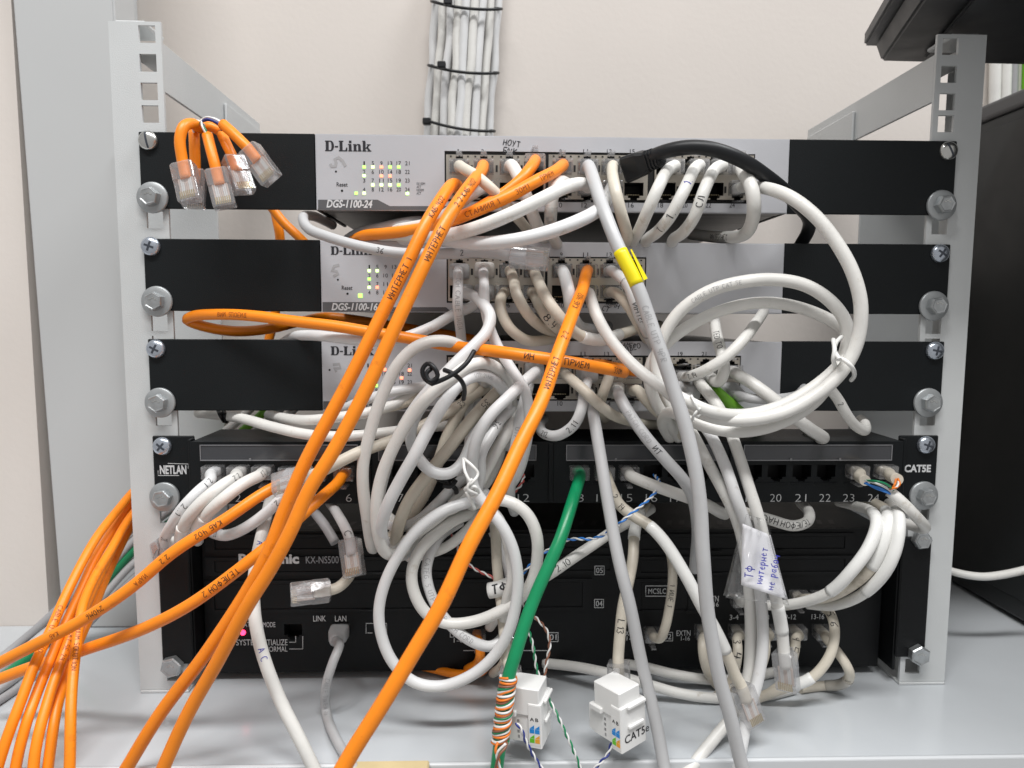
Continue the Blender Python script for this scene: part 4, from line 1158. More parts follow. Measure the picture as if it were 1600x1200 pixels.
cable('tan cable from the third upper port of the middle switch curving right', t_, [(802, 438, 28), (808, 462, 38), (824, 490, 38), (845, 510, 26), (868, 520, 6), (895, 522, -25)], 2.9, (796, 424, S2, 1, 'plug'))
cable('tan cable from the third lower port of the middle switch curving under the others', t_, [(782, 465, 28), (782, 485, 36), (796, 512, 38), (820, 530, 32), (848, 532, 18), (880, 526, -5), (910, 520, -35)], 2.9, (788, 457, S2, 0, 'plug'))
cable('tan cable from the fourth upper port of the middle switch running right under it', t_, [(840, 438, 30), (856, 468, 44), (880, 500, 46), (905, 524, 40), (940, 531, 30), (972, 522, 14), (1000, 512, -10), (1030, 508, -40)], 3.0, (833, 424, S2, 1, 'plug'), sleeves=[(908, 526, 968, 524, 'sleeve', .35)])
cable('tan cable marked 8 from the fourth lower port of the middle switch', t_, [(838, 468, 26), (848, 488, 34), (862, 505, 32), (878, 518, 16), (900, 526, -20)], 2.9, (830, 457, S2, 0, 'plug'), marks=[('8.4', 858, 498, 4.2, True, K)])
cable('thick white cable from port 9 of the middle switch hanging straight down', c_, [(883, 432, 30), (890, 460, 42), (893, 488, 38), (902, 508, 22), (920, 514, 0), (950, 510, -30)], 3.3, (877, 424, S2, 1, 'plug'))
cable('bright orange cable hanging nearest the camera from port 11 of the middle switch', o_, [(913, 440, 32), (898, 482, 60), (880, 530, 82), (860, 588, 98), (835, 650, 112), (806, 712, 122), (771, 782, 132), (735, 852, 140), (690, 940, 147), (640, 1030, 152), (590, 1112, 156), (515, 1235, 160)], 3.15,
      (916, 424, S2, 1, 'plug'), marks=[('КАБ 402', 899, 478, 3.6, False, K), ('2 2', 880, 530, 3.4, False, K), ('ИНТЕРНЕТ', 859, 590, 3.8, False, K)])
cable('white cable from port 12 of the middle switch joining the right-hand loop', w_, [(922, 462, 26), (932, 490, 38), (950, 524, 44), (980, 562, 52), (1018, 595, 62), (1060, 620, 68), (1110, 643, 72), (1165, 648, 66), (1220, 634, 66), (1272, 605, 66), (1310, 572, 66), (1326, 540, 58), (1318, 515, 54), (1280, 492, 50), (1225, 476, 48), (1172, 475, 46), (1122, 487, 44), (1080, 507, 42), (1046, 532, 40), (1020, 562, 38), (1014, 595, 38), (1026, 632, 36), (1046, 662, 28), (1060, 686, 5)], 3.05,
      (916, 457, S2, 0, 'plug'))
cable('white film-wrapped cable from port 13 of the middle switch', c_, [(966, 430, 28), (982, 446, 38), (994, 478, 42), (1006, 508, 34), (1016, 532, 14), (1030, 550, -20)], 3.0, (952, 424, S2, 1, 'plug'), marks=[('ИНТЕР', 998, 488, 3.2, True, K)], sleeves=[(978, 440, 1010, 520, 'clear_bag', .5)])
cable('beige cable from port 14 of the middle switch behind the grey cable', t_, [(966, 460, 26), (983, 478, 36), (996, 502, 32), (1008, 524, 10), (1020, 540, -20)], 3.0, (952, 457, S2, 0, 'plug'))
cable('white cable sagging left from a lower port of the middle switch', c_, [(740, 478, 14), (708, 492, 16), (672, 512, 24), (632, 528, 28), (590, 533, 28), (540, 530, 22), (490, 523, 10), (455, 528, -15), (430, 545, -45)], 2.9, (757, 457, S2, 0, 'boot'), bootmat=g_)
cable('orange cable looping out below the middle switch and running right to the lowest switch', o_, [(520, 495, -75), (470, 503, -50), (420, 514, -28), (365, 517, -14), (315, 508, -10), (293, 499, -6), (305, 493, 0), (345, 492, 8), (400, 495, 16), (455, 501, 22), (520, 508, 28), (585, 520, 32), (650, 531, 36), (710, 541, 42), (770, 548, 56), (830, 557, 64), (890, 566, 64), (945, 576, 54), (975, 582, 34)], 3.05,
      (988, 580, S3, 1, 'plug'), marks=[('ВИЗ 5ПОЕЗД', 370, 494, 3.2, True, 'ink_dark_orange'), ('ИН', 826, 556, 4.2, True, K), ('ПРИЕМ', 900, 568, 4.2, True, K), ('330М', 957, 579, 3.6, True, K)])

# ---- lowest switch
cable('white cable with a boot leaving a port of the lowest switch into the tied loops', c_, [(836, 582, 30), (824, 592, 42), (795, 620, 58), (764, 652, 62), (744, 690, 60), (738, 730, 54), (740, 760, 52), (760, 790, 54), (785, 822, 56), (802, 860, 56), (809, 905, 56), (806, 945, 56), (795, 985, 56), (772, 1025, 54), (735, 1057, 52), (690, 1073, 50), (648, 1066, 50), (615, 1035, 50), (597, 995, 50), (592, 955, 50), (600, 915, 50), (620, 872, 50), (652, 828, 50), (695, 797, 48), (735, 784, 44), (760, 770, 34)], 2.95, (834, 578, S3, 1, 'boot'))
cable('tan cable from port 9 of the lowest switch slanting down to the right', t_, [(888, 590, 28), (908, 606, 40), (932, 628, 42), (958, 648, 32), (990, 660, 8), (1030, 664, -25)], 2.9, (877, 580, S3, 1, 'plug'))
cable('pale cable with a ribbed boot hooking back under the lowest switch', c_, [(914, 612, 34), (908, 640, 38), (896, 664, 38), (872, 680, 32), (850, 677, 20), (843, 664, 0), (850, 655, -30)], 2.9, (913, 578, S3, 1, 'rib'), marks=[('2.11', 893, 666, 3.4, False, K), ('212', 856, 679, 3.4, False, K)], bootmat=g_)
cable('long pale grey cable falling from the lowest switch in front of the phone unit', g_, [(922, 620, 30), (930, 660, 42), (938, 710, 50), (946, 765, 58), (956, 820, 64), (969, 885, 70), (986, 955, 72), (1002, 1030, 72), (1018, 1100, 74), (1031, 1160, 76), (1046, 1240, 82)], 3.1, (913, 609, S3, 0, 'plug'))
cable('short beige cable from port 13 of the lowest switch', t_, [(950, 592, 24), (944, 610, 28), (938, 632, 20), (945, 655, -10)], 2.9, (948, 580, S3, 1, 'plug'))
cable('printed pale cable with a boot slanting from the lowest switch over the patch panel', g_, [(970, 622, 38), (985, 648, 46), (1008, 682, 54), (1038, 716, 58), (1066, 748, 58), (1084, 782, 50), (1090, 830, 40), (1085, 890, 20)], 3.1, (957, 608, S3, 0, 'boot'), marks=[('PATCH CORD', 1000, 668, 2.8, True, PR), ('ИТ', 1030, 700, 3.2, True, K)], bootmat=w_)
cable('beige cable from port 16 of the lowest switch tucked behind the loop', t_, [(998, 612, 26), (1014, 630, 30), (1038, 652, 28), (1056, 674, 18), (1062, 695, -15)], 3.0, (986, 609, S3, 0, 'plug'))
Q = 'white cable running from the right of the lowest switch into the plastic note sleeve'
cable('first white cable from the lowest switch into the plastic note sleeve', w_, [(1040, 622, 26), (1060, 648, 36), (1082, 678, 44), (1106, 722, 50), (1128, 762, 52), (1147, 800, 52), (1160, 840, 50), (1168, 890, 48), (1171, 950, 48), (1172, 1010, 50), (1168, 1060, 52), (1150, 1112, 56), (1120, 1150, 62), (1060, 1225, 66)], 3.0, (1029, 609, S3, 0, 'plug'))
cable('second white cable from the lowest switch into the plastic note sleeve', c_, [(1074, 626, 34), (1090, 650, 40), (1113, 684, 46), (1133, 728, 54), (1150, 778, 58), (1166, 820, 56), (1180, 880, 54), (1190, 945, 54), (1192, 1000, 56), (1184, 1060, 58), (1168, 1120, 62), (1146, 1230, 66)], 3.0, (1065, 605, S3, 0, 'rib'), bootmat=g_)
cable('third white cable into the plastic note sleeve, ending in a hanging clear plug', w_, [(1096, 602, 30), (1120, 632, 40), (1139, 670, 46), (1155, 715, 52), (1170, 762, 56), (1184, 805, 58), (1198, 860, 58), (1210, 920, 58), (1219, 965, 58), (1223, 990, 58)], 3.0, (1084, 590, S3, 1, 'plug'),
      end=((1225, 1018, 58), (1233, 1092, 60), -1, 25), marks=[('12', 1219, 965, 3.6, True, K)], sleeves=[(1214, 945, 1223, 990, 'sleeve', .4)])
cable('short lime green cable at the right ports of the lowest switch', M['lime'], [(1120, 612, 24), (1136, 626, 30), (1152, 640, 26), (1168, 654, 4), (1185, 668, -30)], 3.1, (1104, 604, S3, 0, 'plug'))
cable('pale grey cable with a ribbed boot running level to the right of the lowest switch', g_, [(1156, 618, 32), (1180, 623, 38), (1212, 623, 40), (1242, 620, 32), (1255, 610, 10), (1255, 598, -25)], 2.6, (1132, 606, S3, 0, 'rib'), marks=[('32', 1228, 622, 3.0, True, K)], bootmat=g_)
cable('white cable from the last upper port of the lowest switch ending in a blunt bend', w_, [(1152, 586, 28), (1180, 602, 38), (1210, 624, 44), (1240, 650, 46), (1268, 672, 40), (1286, 683, 28), (1282, 684, 8), (1262, 676, -20)], 3.3, (1140, 580, S3, 1, 'plug'))
cable('white cable rising from the lowest switch to the upper right across the face', w_, [(1080, 588, 34), (1105, 577, 46), (1135, 557, 50), (1160, 532, 48), (1178, 508, 36), (1190, 492, 18), (1196, 484, -20)], 2.9, (1066, 588, S3, 1, 'plug'), marks=[('2.14', 1088, 585, 3.2, True, K)])
cable('white cable printed TED TO hooked over the right ports of the lowest switch', w_, [(1116, 597, 28), (1126, 594, 40), (1131, 578, 42), (1128, 555, 38), (1121, 528, 28), (1117, 505, 10), (1114, 488, -30)], 3.0, (1106, 588, S3, 1, 'plug'), marks=[('TED TO', 1124, 535, 3.2, False, K)])
cable('thin white tail hanging from the right-hand loop onto the patch panel', w_, [(1290, 600, 40), (1308, 622, 36), (1321, 645, 34), (1334, 663, 30), (1350, 673, 22), (1353, 664, 2), (1345, 655, -25)], 2.8, marks=[('2', 1311, 628, 3, True, K)])

# ---- the tied coil on the left and the loops below it
cable('outermost white strand of the tied coil left of centre', w_, [(760, 600, 12), (748, 560, 26), (722, 541, 38), (698, 533, 44), (672, 534, 46), (645, 546, 48), (620, 572, 50), (602, 606, 50), (587, 645, 50), (576, 685, 50), (568, 725, 50), (568, 765, 50), (573, 805, 48), (578, 842, 42), (583, 856, 28), (590, 830, 12), (596, 780, 4)], 3.05)
cable('white strand passing under the black tie at the top of the coil', w_, [(800, 640, 20), (796, 605, 30), (782, 580, 42), (756, 567, 52), (730, 572, 60), (706, 590, 66), (672, 618, 66), (640, 655, 64), (614, 700, 62), (596, 745, 60), (588, 790, 58), (590, 830, 54), (602, 862, 48), (622, 866, 40), (645, 846, 30), (668, 815, 22), (690, 790, 16)], 3.1)
cable('bluish white strand along the middle of the tied coil', c_, [(795, 700, 16), (793, 650, 26), (786, 610, 36), (766, 590, 46), (740, 588, 56), (714, 604, 64), (690, 634, 66), (668, 670, 66), (648, 710, 66), (626, 750, 64), (606, 790, 62), (596, 825, 56), (600, 850, 44)], 3.2, marks=[('UTP 24AWG', 752, 588, 2.2, False, PR)])
cable('white strand making the small inner turn of the coil', c_, [(710, 590, 52), (680, 610, 54), (652, 645, 54), (642, 680, 54), (652, 713, 54), (676, 738, 54), (702, 740, 52), (722, 724, 48), (738, 690, 46), (760, 655, 46), (785, 628, 40), (810, 600, 20)], 3.0)
cable('tan straight cable marked 35 crossing the coil', t_, [(795, 595, 20), (776, 614, 34), (742, 650, 40), (706, 694, 42), (672, 735, 42), (642, 778, 40), (626, 815, 38), (619, 845, 30), (628, 850, 10)], 3.3, marks=[('35', 757, 634, 3.6, True, K)])
cable('white cable marked 33 crossing behind the coil to a big unplugged clear plug', t_, [(760, 605, 8), (735, 622, 16), (706, 640, 24), (670, 660, 30), (630, 680, 36), (592, 695, 44), (560, 707, 50), (530, 722, 54)], 3.0, end=((490, 742, 56), (424, 760, 58), 1, 35), marks=[('33', 718, 632, 3.6, False, K)])
cable('white cable marked 36 on the right flank of the coil', c_, [(800, 640, 24), (782, 655, 38), (768, 680, 46), (752, 710, 50), (750, 745, 46), (742, 772, 36), (715, 800, 24), (690, 830, 10)], 2.9, marks=[('36', 775, 668, 3.6, True, K)])
cable('white cable behind the coil falling to the middle of the patch panel', w_, [(790, 600, 4), (788, 660, 10), (778, 715, 18), (755, 760, 24), (715, 785, 28), (680, 803, 28), (650, 818, 26), (622, 818, 20), (602, 804, 8)], 3.0)
cable('white cable under the small black tie, upper one of two', c_, [(740, 740, 20), (712, 757, 30), (685, 785, 32), (655, 812, 32), (625, 825, 26), (600, 815, 10)], 2.9)
cable('white cable under the small black tie, lower one of two', w_, [(760, 750, 16), (725, 770, 34), (700, 795, 38), (668, 822, 40), (640, 842, 36), (612, 850, 24), (596, 835, 8)], 2.9)
cable('wide white cable in the lower loops hanging before the phone unit', w_, [(735, 790, 30), (765, 782, 44), (795, 784, 50), (822, 802, 52), (838, 835, 52), (840, 872, 50), (832, 908, 48), (812, 936, 46), (778, 957, 44), (740, 971, 42), (700, 974, 42), (668, 960, 42), (649, 930, 42), (644, 895, 42), (656, 862, 42), (682, 834, 40), (712, 812, 36), (745, 800, 28)], 3.1)
cable('white printed patch cord in the lower loops', c_, [(720, 815, 20), (690, 835, 28), (672, 865, 34), (666, 895, 36), (672, 925, 38), (688, 957, 40), (712, 984, 42), (742, 1004, 42), (768, 1009, 40), (788, 992, 36), (800, 960, 30), (800, 920, 22), (790, 870, 14), (770, 830, 8)], 2.9, marks=[('CATEG. 5 UTP', 668, 905, 2.9, True, PR), ('PATCH CORD', 715, 985, 2.9, True, PR)])
cable('white strand curling inside the lower loops', w_, [(640, 870, 12), (664, 866, 24), (700, 852, 32), (730, 828, 34), (752, 805, 32), (770, 800, 28), (788, 830, 40), (797, 870, 46), (800, 905, 48), (792, 935, 44), (786, 970, 38), (788, 1000, 30)], 2.8)
cable('white cable with a torn wrap falling through the loops to the left white jack', t_, [(770, 800, 14), (775, 840, 22), (778, 890, 28), (783, 940, 34), (787, 990, 42), (792, 1030, 52)], 2.9, end=((796, 1042, 56), (802, 1092, 58), 1, 10))
# torn paper wrap on it
tw_ = CABLES[-1][0]; CW = CABLES[-1][1]
bm = bmesh.new(); tube(bm, spline([at(764, 923, 33), at(780, 920, 34), at(798, 913, 33)]), 4.6*MM, 14); mk('paper_wrap', bm, M['sleeve'], tw_, label='torn white wrap with black pen letters')
bm = bmesh.new(); pen_on_tube(bm, spline([at(764, 923, 33), at(780, 920, 34), at(798, 913, 33)]), 4.6, 782, 919, 'ТФ', 5.2, True); mk('wrap_lettering', bm, M['ink'], tw_)

# ---- cables leaving the coil to the left under the lowest switch
cable('white cable running left from the coil under the lowest switch, lower one', w_, [(720, 664, 8), (670, 667, 16), (620, 674, 24), (570, 680, 28), (520, 682, 28), (470, 678, 24), (430, 668, 16), (390, 656, 4), (350, 649, -15), (310, 646, -40)], 2.9)
cable('white cable running left from the coil under the lowest switch, upper one', w_, [(650, 612, 14), (610, 634, 22), (570, 646, 28), (520, 653, 28), (480, 656, 22), (445, 654, 4), (420, 648, -30)], 2.9)
cable('pale strand crossing the lights of the lowest switch', c_, [(690, 600, 10), (650, 606, 18), (610, 612, 22), (570, 625, 18), (535, 640, 6), (510, 652, -20)], 2.8)
cable('second pale strand crossing the lights of the lowest switch', t_, [(700, 610, 8), (660, 618, 14), (625, 632, 18), (590, 640, 16), (560, 650, 4), (540, 660, -20)], 2.8)
for k, (x0, m, lab) in enumerate(((350, w_, 'white'), (376, M['lime'], 'lime green'), (398, g_, 'grey'), (420, w_, 'second white'))):
    cable('%s cable slanting in the shade behind the lowest switch' % lab, m, [(x0+75, 600, -70-6*k), (x0+30, 650, -74-6*k), (x0-10, 685, -78-6*k), (x0-60, 740, -80-6*k)], 2.8)

# ---- patch panel
cable('white cable marked 2.1 in the first patch panel port', c_, [(328, 752, 30), (308, 770, 40), (285, 795, 42), (268, 822, 36), (258, 842, 20), (262, 856, -2)], 3.0, (337, 736, PPD, 0, 'plug'), marks=[('2.1', 323, 757, 3.2, True, K), ('2..1', 284, 794, 3.4, True, K), ('2С', 260, 835, 3.6, True, K)])
cable('white cable in the second patch panel port with a sleeve', w_, [(368, 746, 32), (345, 760, 44), (318, 782, 48), (296, 808, 46), (284, 834, 34), (284, 852, 12)], 3.2, (376, 736, PPD, 0, 'plug'), marks=[('2.2', 362, 748, 3.2, True, K), ('2С', 283, 842, 3.8, True, K)], sleeves=[(288, 824, 283, 850, 'sleeve', .5)])
cable('white cable in the third patch panel port with a sleeve', w_, [(405, 744, 32), (380, 756, 44), (350, 778, 50), (325, 800, 48), (308, 822, 38), (304, 840, 16)], 3.2, (414, 736, PPD, 0, 'plug'), marks=[('23', 403, 744, 3.2, True, K), ('2С', 308, 830, 3.8, True, K)], sleeves=[(320, 808, 305, 838, 'sleeve', .5)])
cable('clear-plugged short end curling at the lower left of the patch panel', w_, [(310, 846, 4), (300, 836, 12), (288, 838, 14), (276, 845, 12)], 3.0, end=((268, 848, 10), (256, 856, 4), 1, 20))
cable('pale cable from the fourth patch panel port curling left below it', c_, [(452, 758, 28), (440, 778, 36), (415, 802, 40), (385, 823, 38), (355, 836, 30), (335, 834, 14), (325, 826, -8)], 3.0, (455, 738, PPD, 0, 'plug'), marks=[('2.', 432, 785, 3.2, True, K), ('ОТ', 345, 836, 3.4, True, K)])
cable('orange cable marked 402 running from the patch panel out to the left edge', o_, [(480, 745, 32), (450, 752, 44), (412, 770, 54), (350, 812, 64), (275, 860, 70), (207, 917, 72), (135, 965, 72), (62, 1004, 70), (-20, 1046, 66)], 2.95, (497, 738, PPD, 0, 'plug'), marks=[('КАБ 402', 325, 828, 3.4, True, K), ('2.2', 262, 870, 3.4, True, K), ('ЗАРА', 222, 898, 3.0, True, 'ink_dark_orange'), ('240М6', 152, 955, 3.2, True, K), ('КАБ', 90, 990, 2.8, True, 'ink_dark_orange')])
cable('orange phone cable from patch panel port 6 curving out to the left edge', o_, [(526, 756, 30), (500, 780, 46), (465, 812, 58), (425, 848, 66), (390, 876, 70), (350, 907, 72), (312, 934, 72), (275, 957, 70), (237, 977, 66), (200, 992, 60), (125, 1018, 48), (50, 1042, 40), (-20, 1068, 36)], 3.0, (540, 738, PPD, 0, 'plug'), marks=[('ТЕЛЕФОН 2', 348, 908, 3.8, True, K)])
cable('thick white cable dropping from under the patch panel to the table edge', w_, [(425, 770, 10), (418, 800, 26), (408, 840, 40), (398, 890, 52), (396, 940, 60), (402, 990, 66), (416, 1040, 70), (438, 1095, 74), (468, 1155, 78), (505, 1230, 80)], 3.15, (413, 760, 0, 0, 'plug') if False else None, marks=[('А', 403, 850, 3.4, True, 'ink_blue'), ('А С', 410, 1020, 3.4, True, 'ink_blue')])
cable('grey cable from behind the patch panel holding a clear plug end-on', M['midgrey'], [(478, 782, -12), (492, 800, 4), (508, 822, 14), (524, 848, 20)], 2.7)
cable('pale cable with a clear plug hanging below patch panel port 6', c_, [(510, 778, -12), (524, 798, 8), (538, 822, 22)], 2.8, end=((546, 842, 30), (552, 884, 36), -1, 20), marks=[('С', 546, 836, 4.0, True, K)])
cable('short white cable curling down to a loose clear plug above the LINK lettering', t_, [(556, 868, 16), (552, 888, 26), (540, 908, 32), (528, 918, 36)], 2.9, end=((516, 922, 38), (464, 928, 44), 1, 25))
cable('pale printed cable in the LAN socket of the phone unit', g_, [(530, 1010, 22), (520, 1036, 30), (510, 1072, 30), (510, 1110, 26), (518, 1140, 26), (532, 1168, 32), (548, 1192, 40), (570, 1240, 50)], 2.6, (532, 984, PX, 0, 'boot'), marks=[('CABLE TIA/EIA 568A', 511, 1090, 2.7, True, PR)], bootmat=g_)
cable('bright green cable from the patch panel hanging down over the table edge', M['green'], [(902, 758, 30), (892, 790, 46), (877, 838, 58), (860, 880, 64), (840, 925, 68), (822, 970, 72), (806, 1018, 76), (794, 1058, 78), (787, 1110, 80), (781, 1160, 80), (772, 1235, 80)], 3.25, (904, 737, PPD, 0, 'plug'))
CGRN = CABLES[-1][1]
cable('tan cable marked 304 from patch panel port 14 ending in an unplugged clear plug', t_, [(950, 752, 28), (958, 770, 32), (970, 790, 34), (992, 807, 38), (1016, 822, 44), (1042, 850, 50), (1068, 893, 56), (1094, 942, 60), (1118, 985, 62), (1138, 1030, 62), (1148, 1055, 62)], 3.0, (943, 737, PPD, 0, 'plug'), end=((1158, 1072, 62), (1174, 1116, 64), -1, -30),
      marks=[('2. 14', 968, 786, 3.6, True, K), ('304 КАБ.', 1055, 870, 4.0, True, K), ('Р.А.', 1110, 972, 4.0, True, K)], sleeves=[(1015, 822, 1133, 1018, 'sleeve', .25)])
cable('thick white cable from patch panel port 15 slanting right under the grey one', w_, [(988, 744, 30), (1020, 757, 40), (1060, 772, 44), (1100, 787, 42), (1126, 801, 32), (1133, 803, 12), (1118, 796, -15)], 3.1, (981, 737, PPD, 0, 'plug'))
cable('white cable marked 2.10 slanting left behind the green cable', w_, [(1018, 795, -8), (990, 812, 10), (952, 834, 26), (910, 862, 36), (870, 890, 40), (835, 912, 36), (790, 945, 20), (765, 980, 0)], 2.95, marks=[('2.10', 880, 884, 3.8, False, K)])
cable('tan cable marked 13 dropping into the right white jack', t_, [(1010, 788, -8), (998, 806, 10), (991, 835, 24), (989, 870, 34), (983, 905, 40), (974, 945, 46), (969, 990, 50), (966, 1025, 54)], 2.95, end=((966, 1034, 56), (968, 1082, 58), 1, 8), marks=[('13', 968, 985, 4.0, True, K), ('L', 970, 972, 4.0, True, K)], sleeves=[(1000, 802, 990, 842, 'sleeve', .4)])
cable('tan printed cable bending into the EXTN socket beside the 02 mark', t_, [(1022, 996, 4), (1032, 998, 12), (1040, 980, 16), (1046, 948, 16), (1050, 912, 14), (1050, 880, 6), (1044, 850, -8)], 2.7, (1018, 988, PX, 0, 'plug'), marks=[('1 FUE 1', 1048, 930, 3.0, False, K)])
cable('white cable marked in black pen bending back under patch panel port 21', w_, [(1140, 790, 14), (1168, 802, 26), (1205, 813, 30), (1238, 822, 30), (1260, 816, 24), (1264, 800, 8), (1250, 785, -15)], 3.0, marks=[('НАС', 1203, 812, 4.0, False, K), ('ТЕЛЕФОН', 1240, 822, 3.6, False, K)])
cable('cut cable stub in the second last patch panel port', t_, [(1342, 745, 24), (1352, 751, 34)], 2.9, (1335, 735, PPD, 0, 'plug'))
cable('cut cable stub in the rightmost patch panel port', t_, [(1392, 744, 26), (1402, 749, 38)], 3.1, (1379, 735, PPD, 0, 'plug'))
cable('white stripped cable curling back at the right end of the patch panel', w_, [(1390, 768, 38), (1408, 783, 42), (1430, 806, 42), (1446, 824, 32), (1432, 824, 16), (1405, 815, 0), (1380, 805, -20)], 3.0)
cable('left one of three sleeved white cables curving down to the EXTN sockets', w_, [(1160, 938, 8), (1205, 946, 16), (1250, 942, 28), (1296, 925, 42), (1330, 892, 50), (1358, 855, 50), (1371, 820, 44), (1362, 800, 30), (1335, 790, 6), (1310, 784, -15)], 2.9, (1154, 934, PX, 0, 'plug'), sleeves=[(1295, 926, 1362, 800, 'sleeve', .35)])
cable('middle one of three sleeved white cables curving down to the EXTN sockets', t_, [(1254, 936, 6), (1290, 934, 22), (1326, 917, 38), (1360, 888, 46), (1380, 850, 48), (1388, 818, 44), (1384, 798, 30), (1366, 786, 6), (1350, 780, -15)], 2.9, (1246, 931, PX, 0, 'plug'), sleeves=[(1360, 888, 1384, 798, 'sleeve', .35)])
cable('right one of three sleeved white cables curving down to the EXTN sockets', w_, [(1262, 944, 8), (1300, 946, 22), (1345, 930, 40), (1380, 896, 50), (1399, 858, 52), (1406, 820, 48), (1402, 798, 34), (1388, 786, 8), (1372, 780, -15)], 2.9, (1279, 931, PX, 0, 'plug') if False else None, sleeves=[(1350, 927, 1402, 798, 'sleeve', .35)])

# ---- phone unit, lower right
cable('cream cable marked 5 6 curving down to the table at the phone unit', t_, [(1288, 950, 4), (1298, 958, 14), (1305, 980, 22), (1302, 1010, 26), (1290, 1036, 28), (1268, 1060, 28), (1238, 1072, 26), (1205, 1082, 22), (1178, 1092, 14), (1130, 1096, 0)], 2.75, (1279, 931, PX, 0, 'plug'), marks=[('5 6', 1303, 972, 4.6, True, K)], sleeves=[(1268, 1060, 1235, 1073, 'sleeve', .4)])
cable('cream cable from the 13-16 socket bending out to the right', t_, [(1290, 996, 4), (1308, 1018, 18), (1323, 1040, 24), (1328, 1058, 20), (1312, 1070, 10), (1282, 1072, 0), (1250, 1076, -5)], 2.75, (1282, 984, PX, 0, 'plug'), marks=[('13', 1325, 1058, 3.0, True, K)], sleeves=[(1326, 1060, 1290, 1072, 'clear_sleeve', .4)])
cable('cream cable marked 3 4 hanging from the 3-4 socket', t_, [(1152, 998, 6), (1153, 1015, 14), (1150, 1040, 14), (1140, 1070, 8), (1120, 1088, 2)], 2.75, (1151, 984, PX, 0, 'plug'), marks=[('3 4', 1152, 1016, 4.8, True, K)])
cable('cream cable marked 9 hanging from the 9-12 socket', t_, [(1243, 998, 6), (1242, 1015, 14), (1236, 1040, 14), (1222, 1068, 8), (1200, 1085, 2)], 2.75, (1241, 984, PX, 0, 'plug'), marks=[('9 5', 1242, 1010, 4.6, True, K)])
cable('cream cable from the 7-8 socket behind the note sleeve', t_, [(1196, 998, 6), (1196, 1018, 14), (1188, 1045, 12), (1170, 1075, 6), (1140, 1090, 0)], 2.75, (1196, 984, PX, 0, 'plug'))
cable('cream cable from the PFT socket behind the grey cable', t_, [(1098, 998, 4), (1098, 1018, 10), (1104, 1045, 8), (1120, 1070, 2), (1140, 1084, -4)], 2.75, (1098, 984, PX, 0, 'plug'))
cable('white cable lying on the table under the phone unit, nearer one', w_, [(850, 1036, -16), (900, 1042, -4), (950, 1052, 8), (1007, 1068, 14), (1060, 1083, 16), (1120, 1091, 14), (1190, 1088, 6), (1240, 1076, -6)], 3.0)
cable('white cable lying on the table under the phone unit, farther one', w_, [(960, 1034, -20), (1005, 1042, -8), (1050, 1054, 0), (1110, 1062, 0), (1160, 1060, -8), (1210, 1050, -20)], 3.0)
cable('orange cable end lying in the shade under the phone unit', o_, [(655, 1040, -25), (690, 1048, -16), (725, 1054, -8), (752, 1050, -6), (760, 1040, -14)], 2.6)
cable('orange cable in the LINE socket of the phone unit behind the loops', o_, [(747, 1002, 4), (750, 1018, 10), (745, 1036, 0), (730, 1046, -12)], 2.8, (745, 992, PX, 0, 'plug'))
cable('pale cable in the second LINE socket behind the green cable', t_, [(793, 1002, 4), (792, 1020, 12), (784, 1040, 6), (770, 1052, -8)], 2.8, (792, 990, PX, 0, 'plug'))

# ---- orange bundle at the lower left
OB = [([(225, 752, -45), (200, 777, -25), (164, 822, 0), (132, 872, 20), (107, 922, 36), (85, 970, 50), (62, 1022, 62), (38, 1082, 74), (14, 1142, 84), (-16, 1240, 94)], 'outer left cable of the orange bundle at the lower left corner', 'CABLE UTP 1240'),
      ([(235, 745, -52), (210, 777, -35), (178, 825, -12), (150, 872, 8), (126, 922, 26), (103, 972, 42), (82, 1022, 54), (60, 1075, 66), (42, 1128, 78), (16, 1240, 90)], 'second cable of the orange bundle at the lower left corner', ''),
      ([(240, 752, -60), (212, 790, -40), (184, 840, -18), (160, 892, 4), (138, 940, 24), (113, 985, 44), (94, 1040, 58), (76, 1090, 70), (62, 1140, 80), (48, 1240, 92)], 'third cable of the orange bundle at the lower left corner', 'UTP CAT.5E 24'),
      ([(245, 760, -64), (216, 802, -46), (190, 850, -24), (166, 902, -2), (146, 950, 18), (124, 1000, 36), (106, 1050, 52), (92, 1095, 66), (83, 1140, 76), (70, 1240, 88)], 'fourth cable of the orange bundle at the lower left corner', ''),
      ([(230, 775, -40), (200, 812, -18), (174, 858, 4), (150, 900, 24), (130, 945, 42), (122, 985, 54), (117, 1030, 64), (113, 1080, 74), (110, 1140, 84), (107, 1240, 94)], 'fifth cable of the orange bundle, the one falling straightest', 'PREMIUM SOLUTION')]
for pts, lab, tx_ in OB:
    cable(lab, o_, pts, 2.45, marks=[(tx_, pts[5][0], pts[5][1]+20, 3.0, True, 'ink_dark_orange')] if tx_ else ())
for k, (m, y, lab) in enumerate(((M['midgrey'], 0, 'dark grey cable, first of those'), (g_, 24, 'pale grey cable, second of those'), (M['wire_green'], 44, 'green cable among those'), (g_, 66, 'lower pale grey cable of those'), (M['midgrey'], 92, 'lowest dark cable of those'))):
    cable(lab+' running down left behind the left post', m, [(300, 748+y, -88), (215, 815+y*.9, -70), (150, 890+y*.8, -62), (80, 962+y*.8, -56), (0, 1030+y*.7, -50), (-60, 1075+y*.6, -46)], 2.9 if k < 4 else 2.4)
cable('thin white cable leaving the rack at the right behind the post', w_, [(1440, 870, -60), (1480, 890, -50), (1530, 901, -42), (1575, 897, -40), (1650, 878, -40)], 2.6)
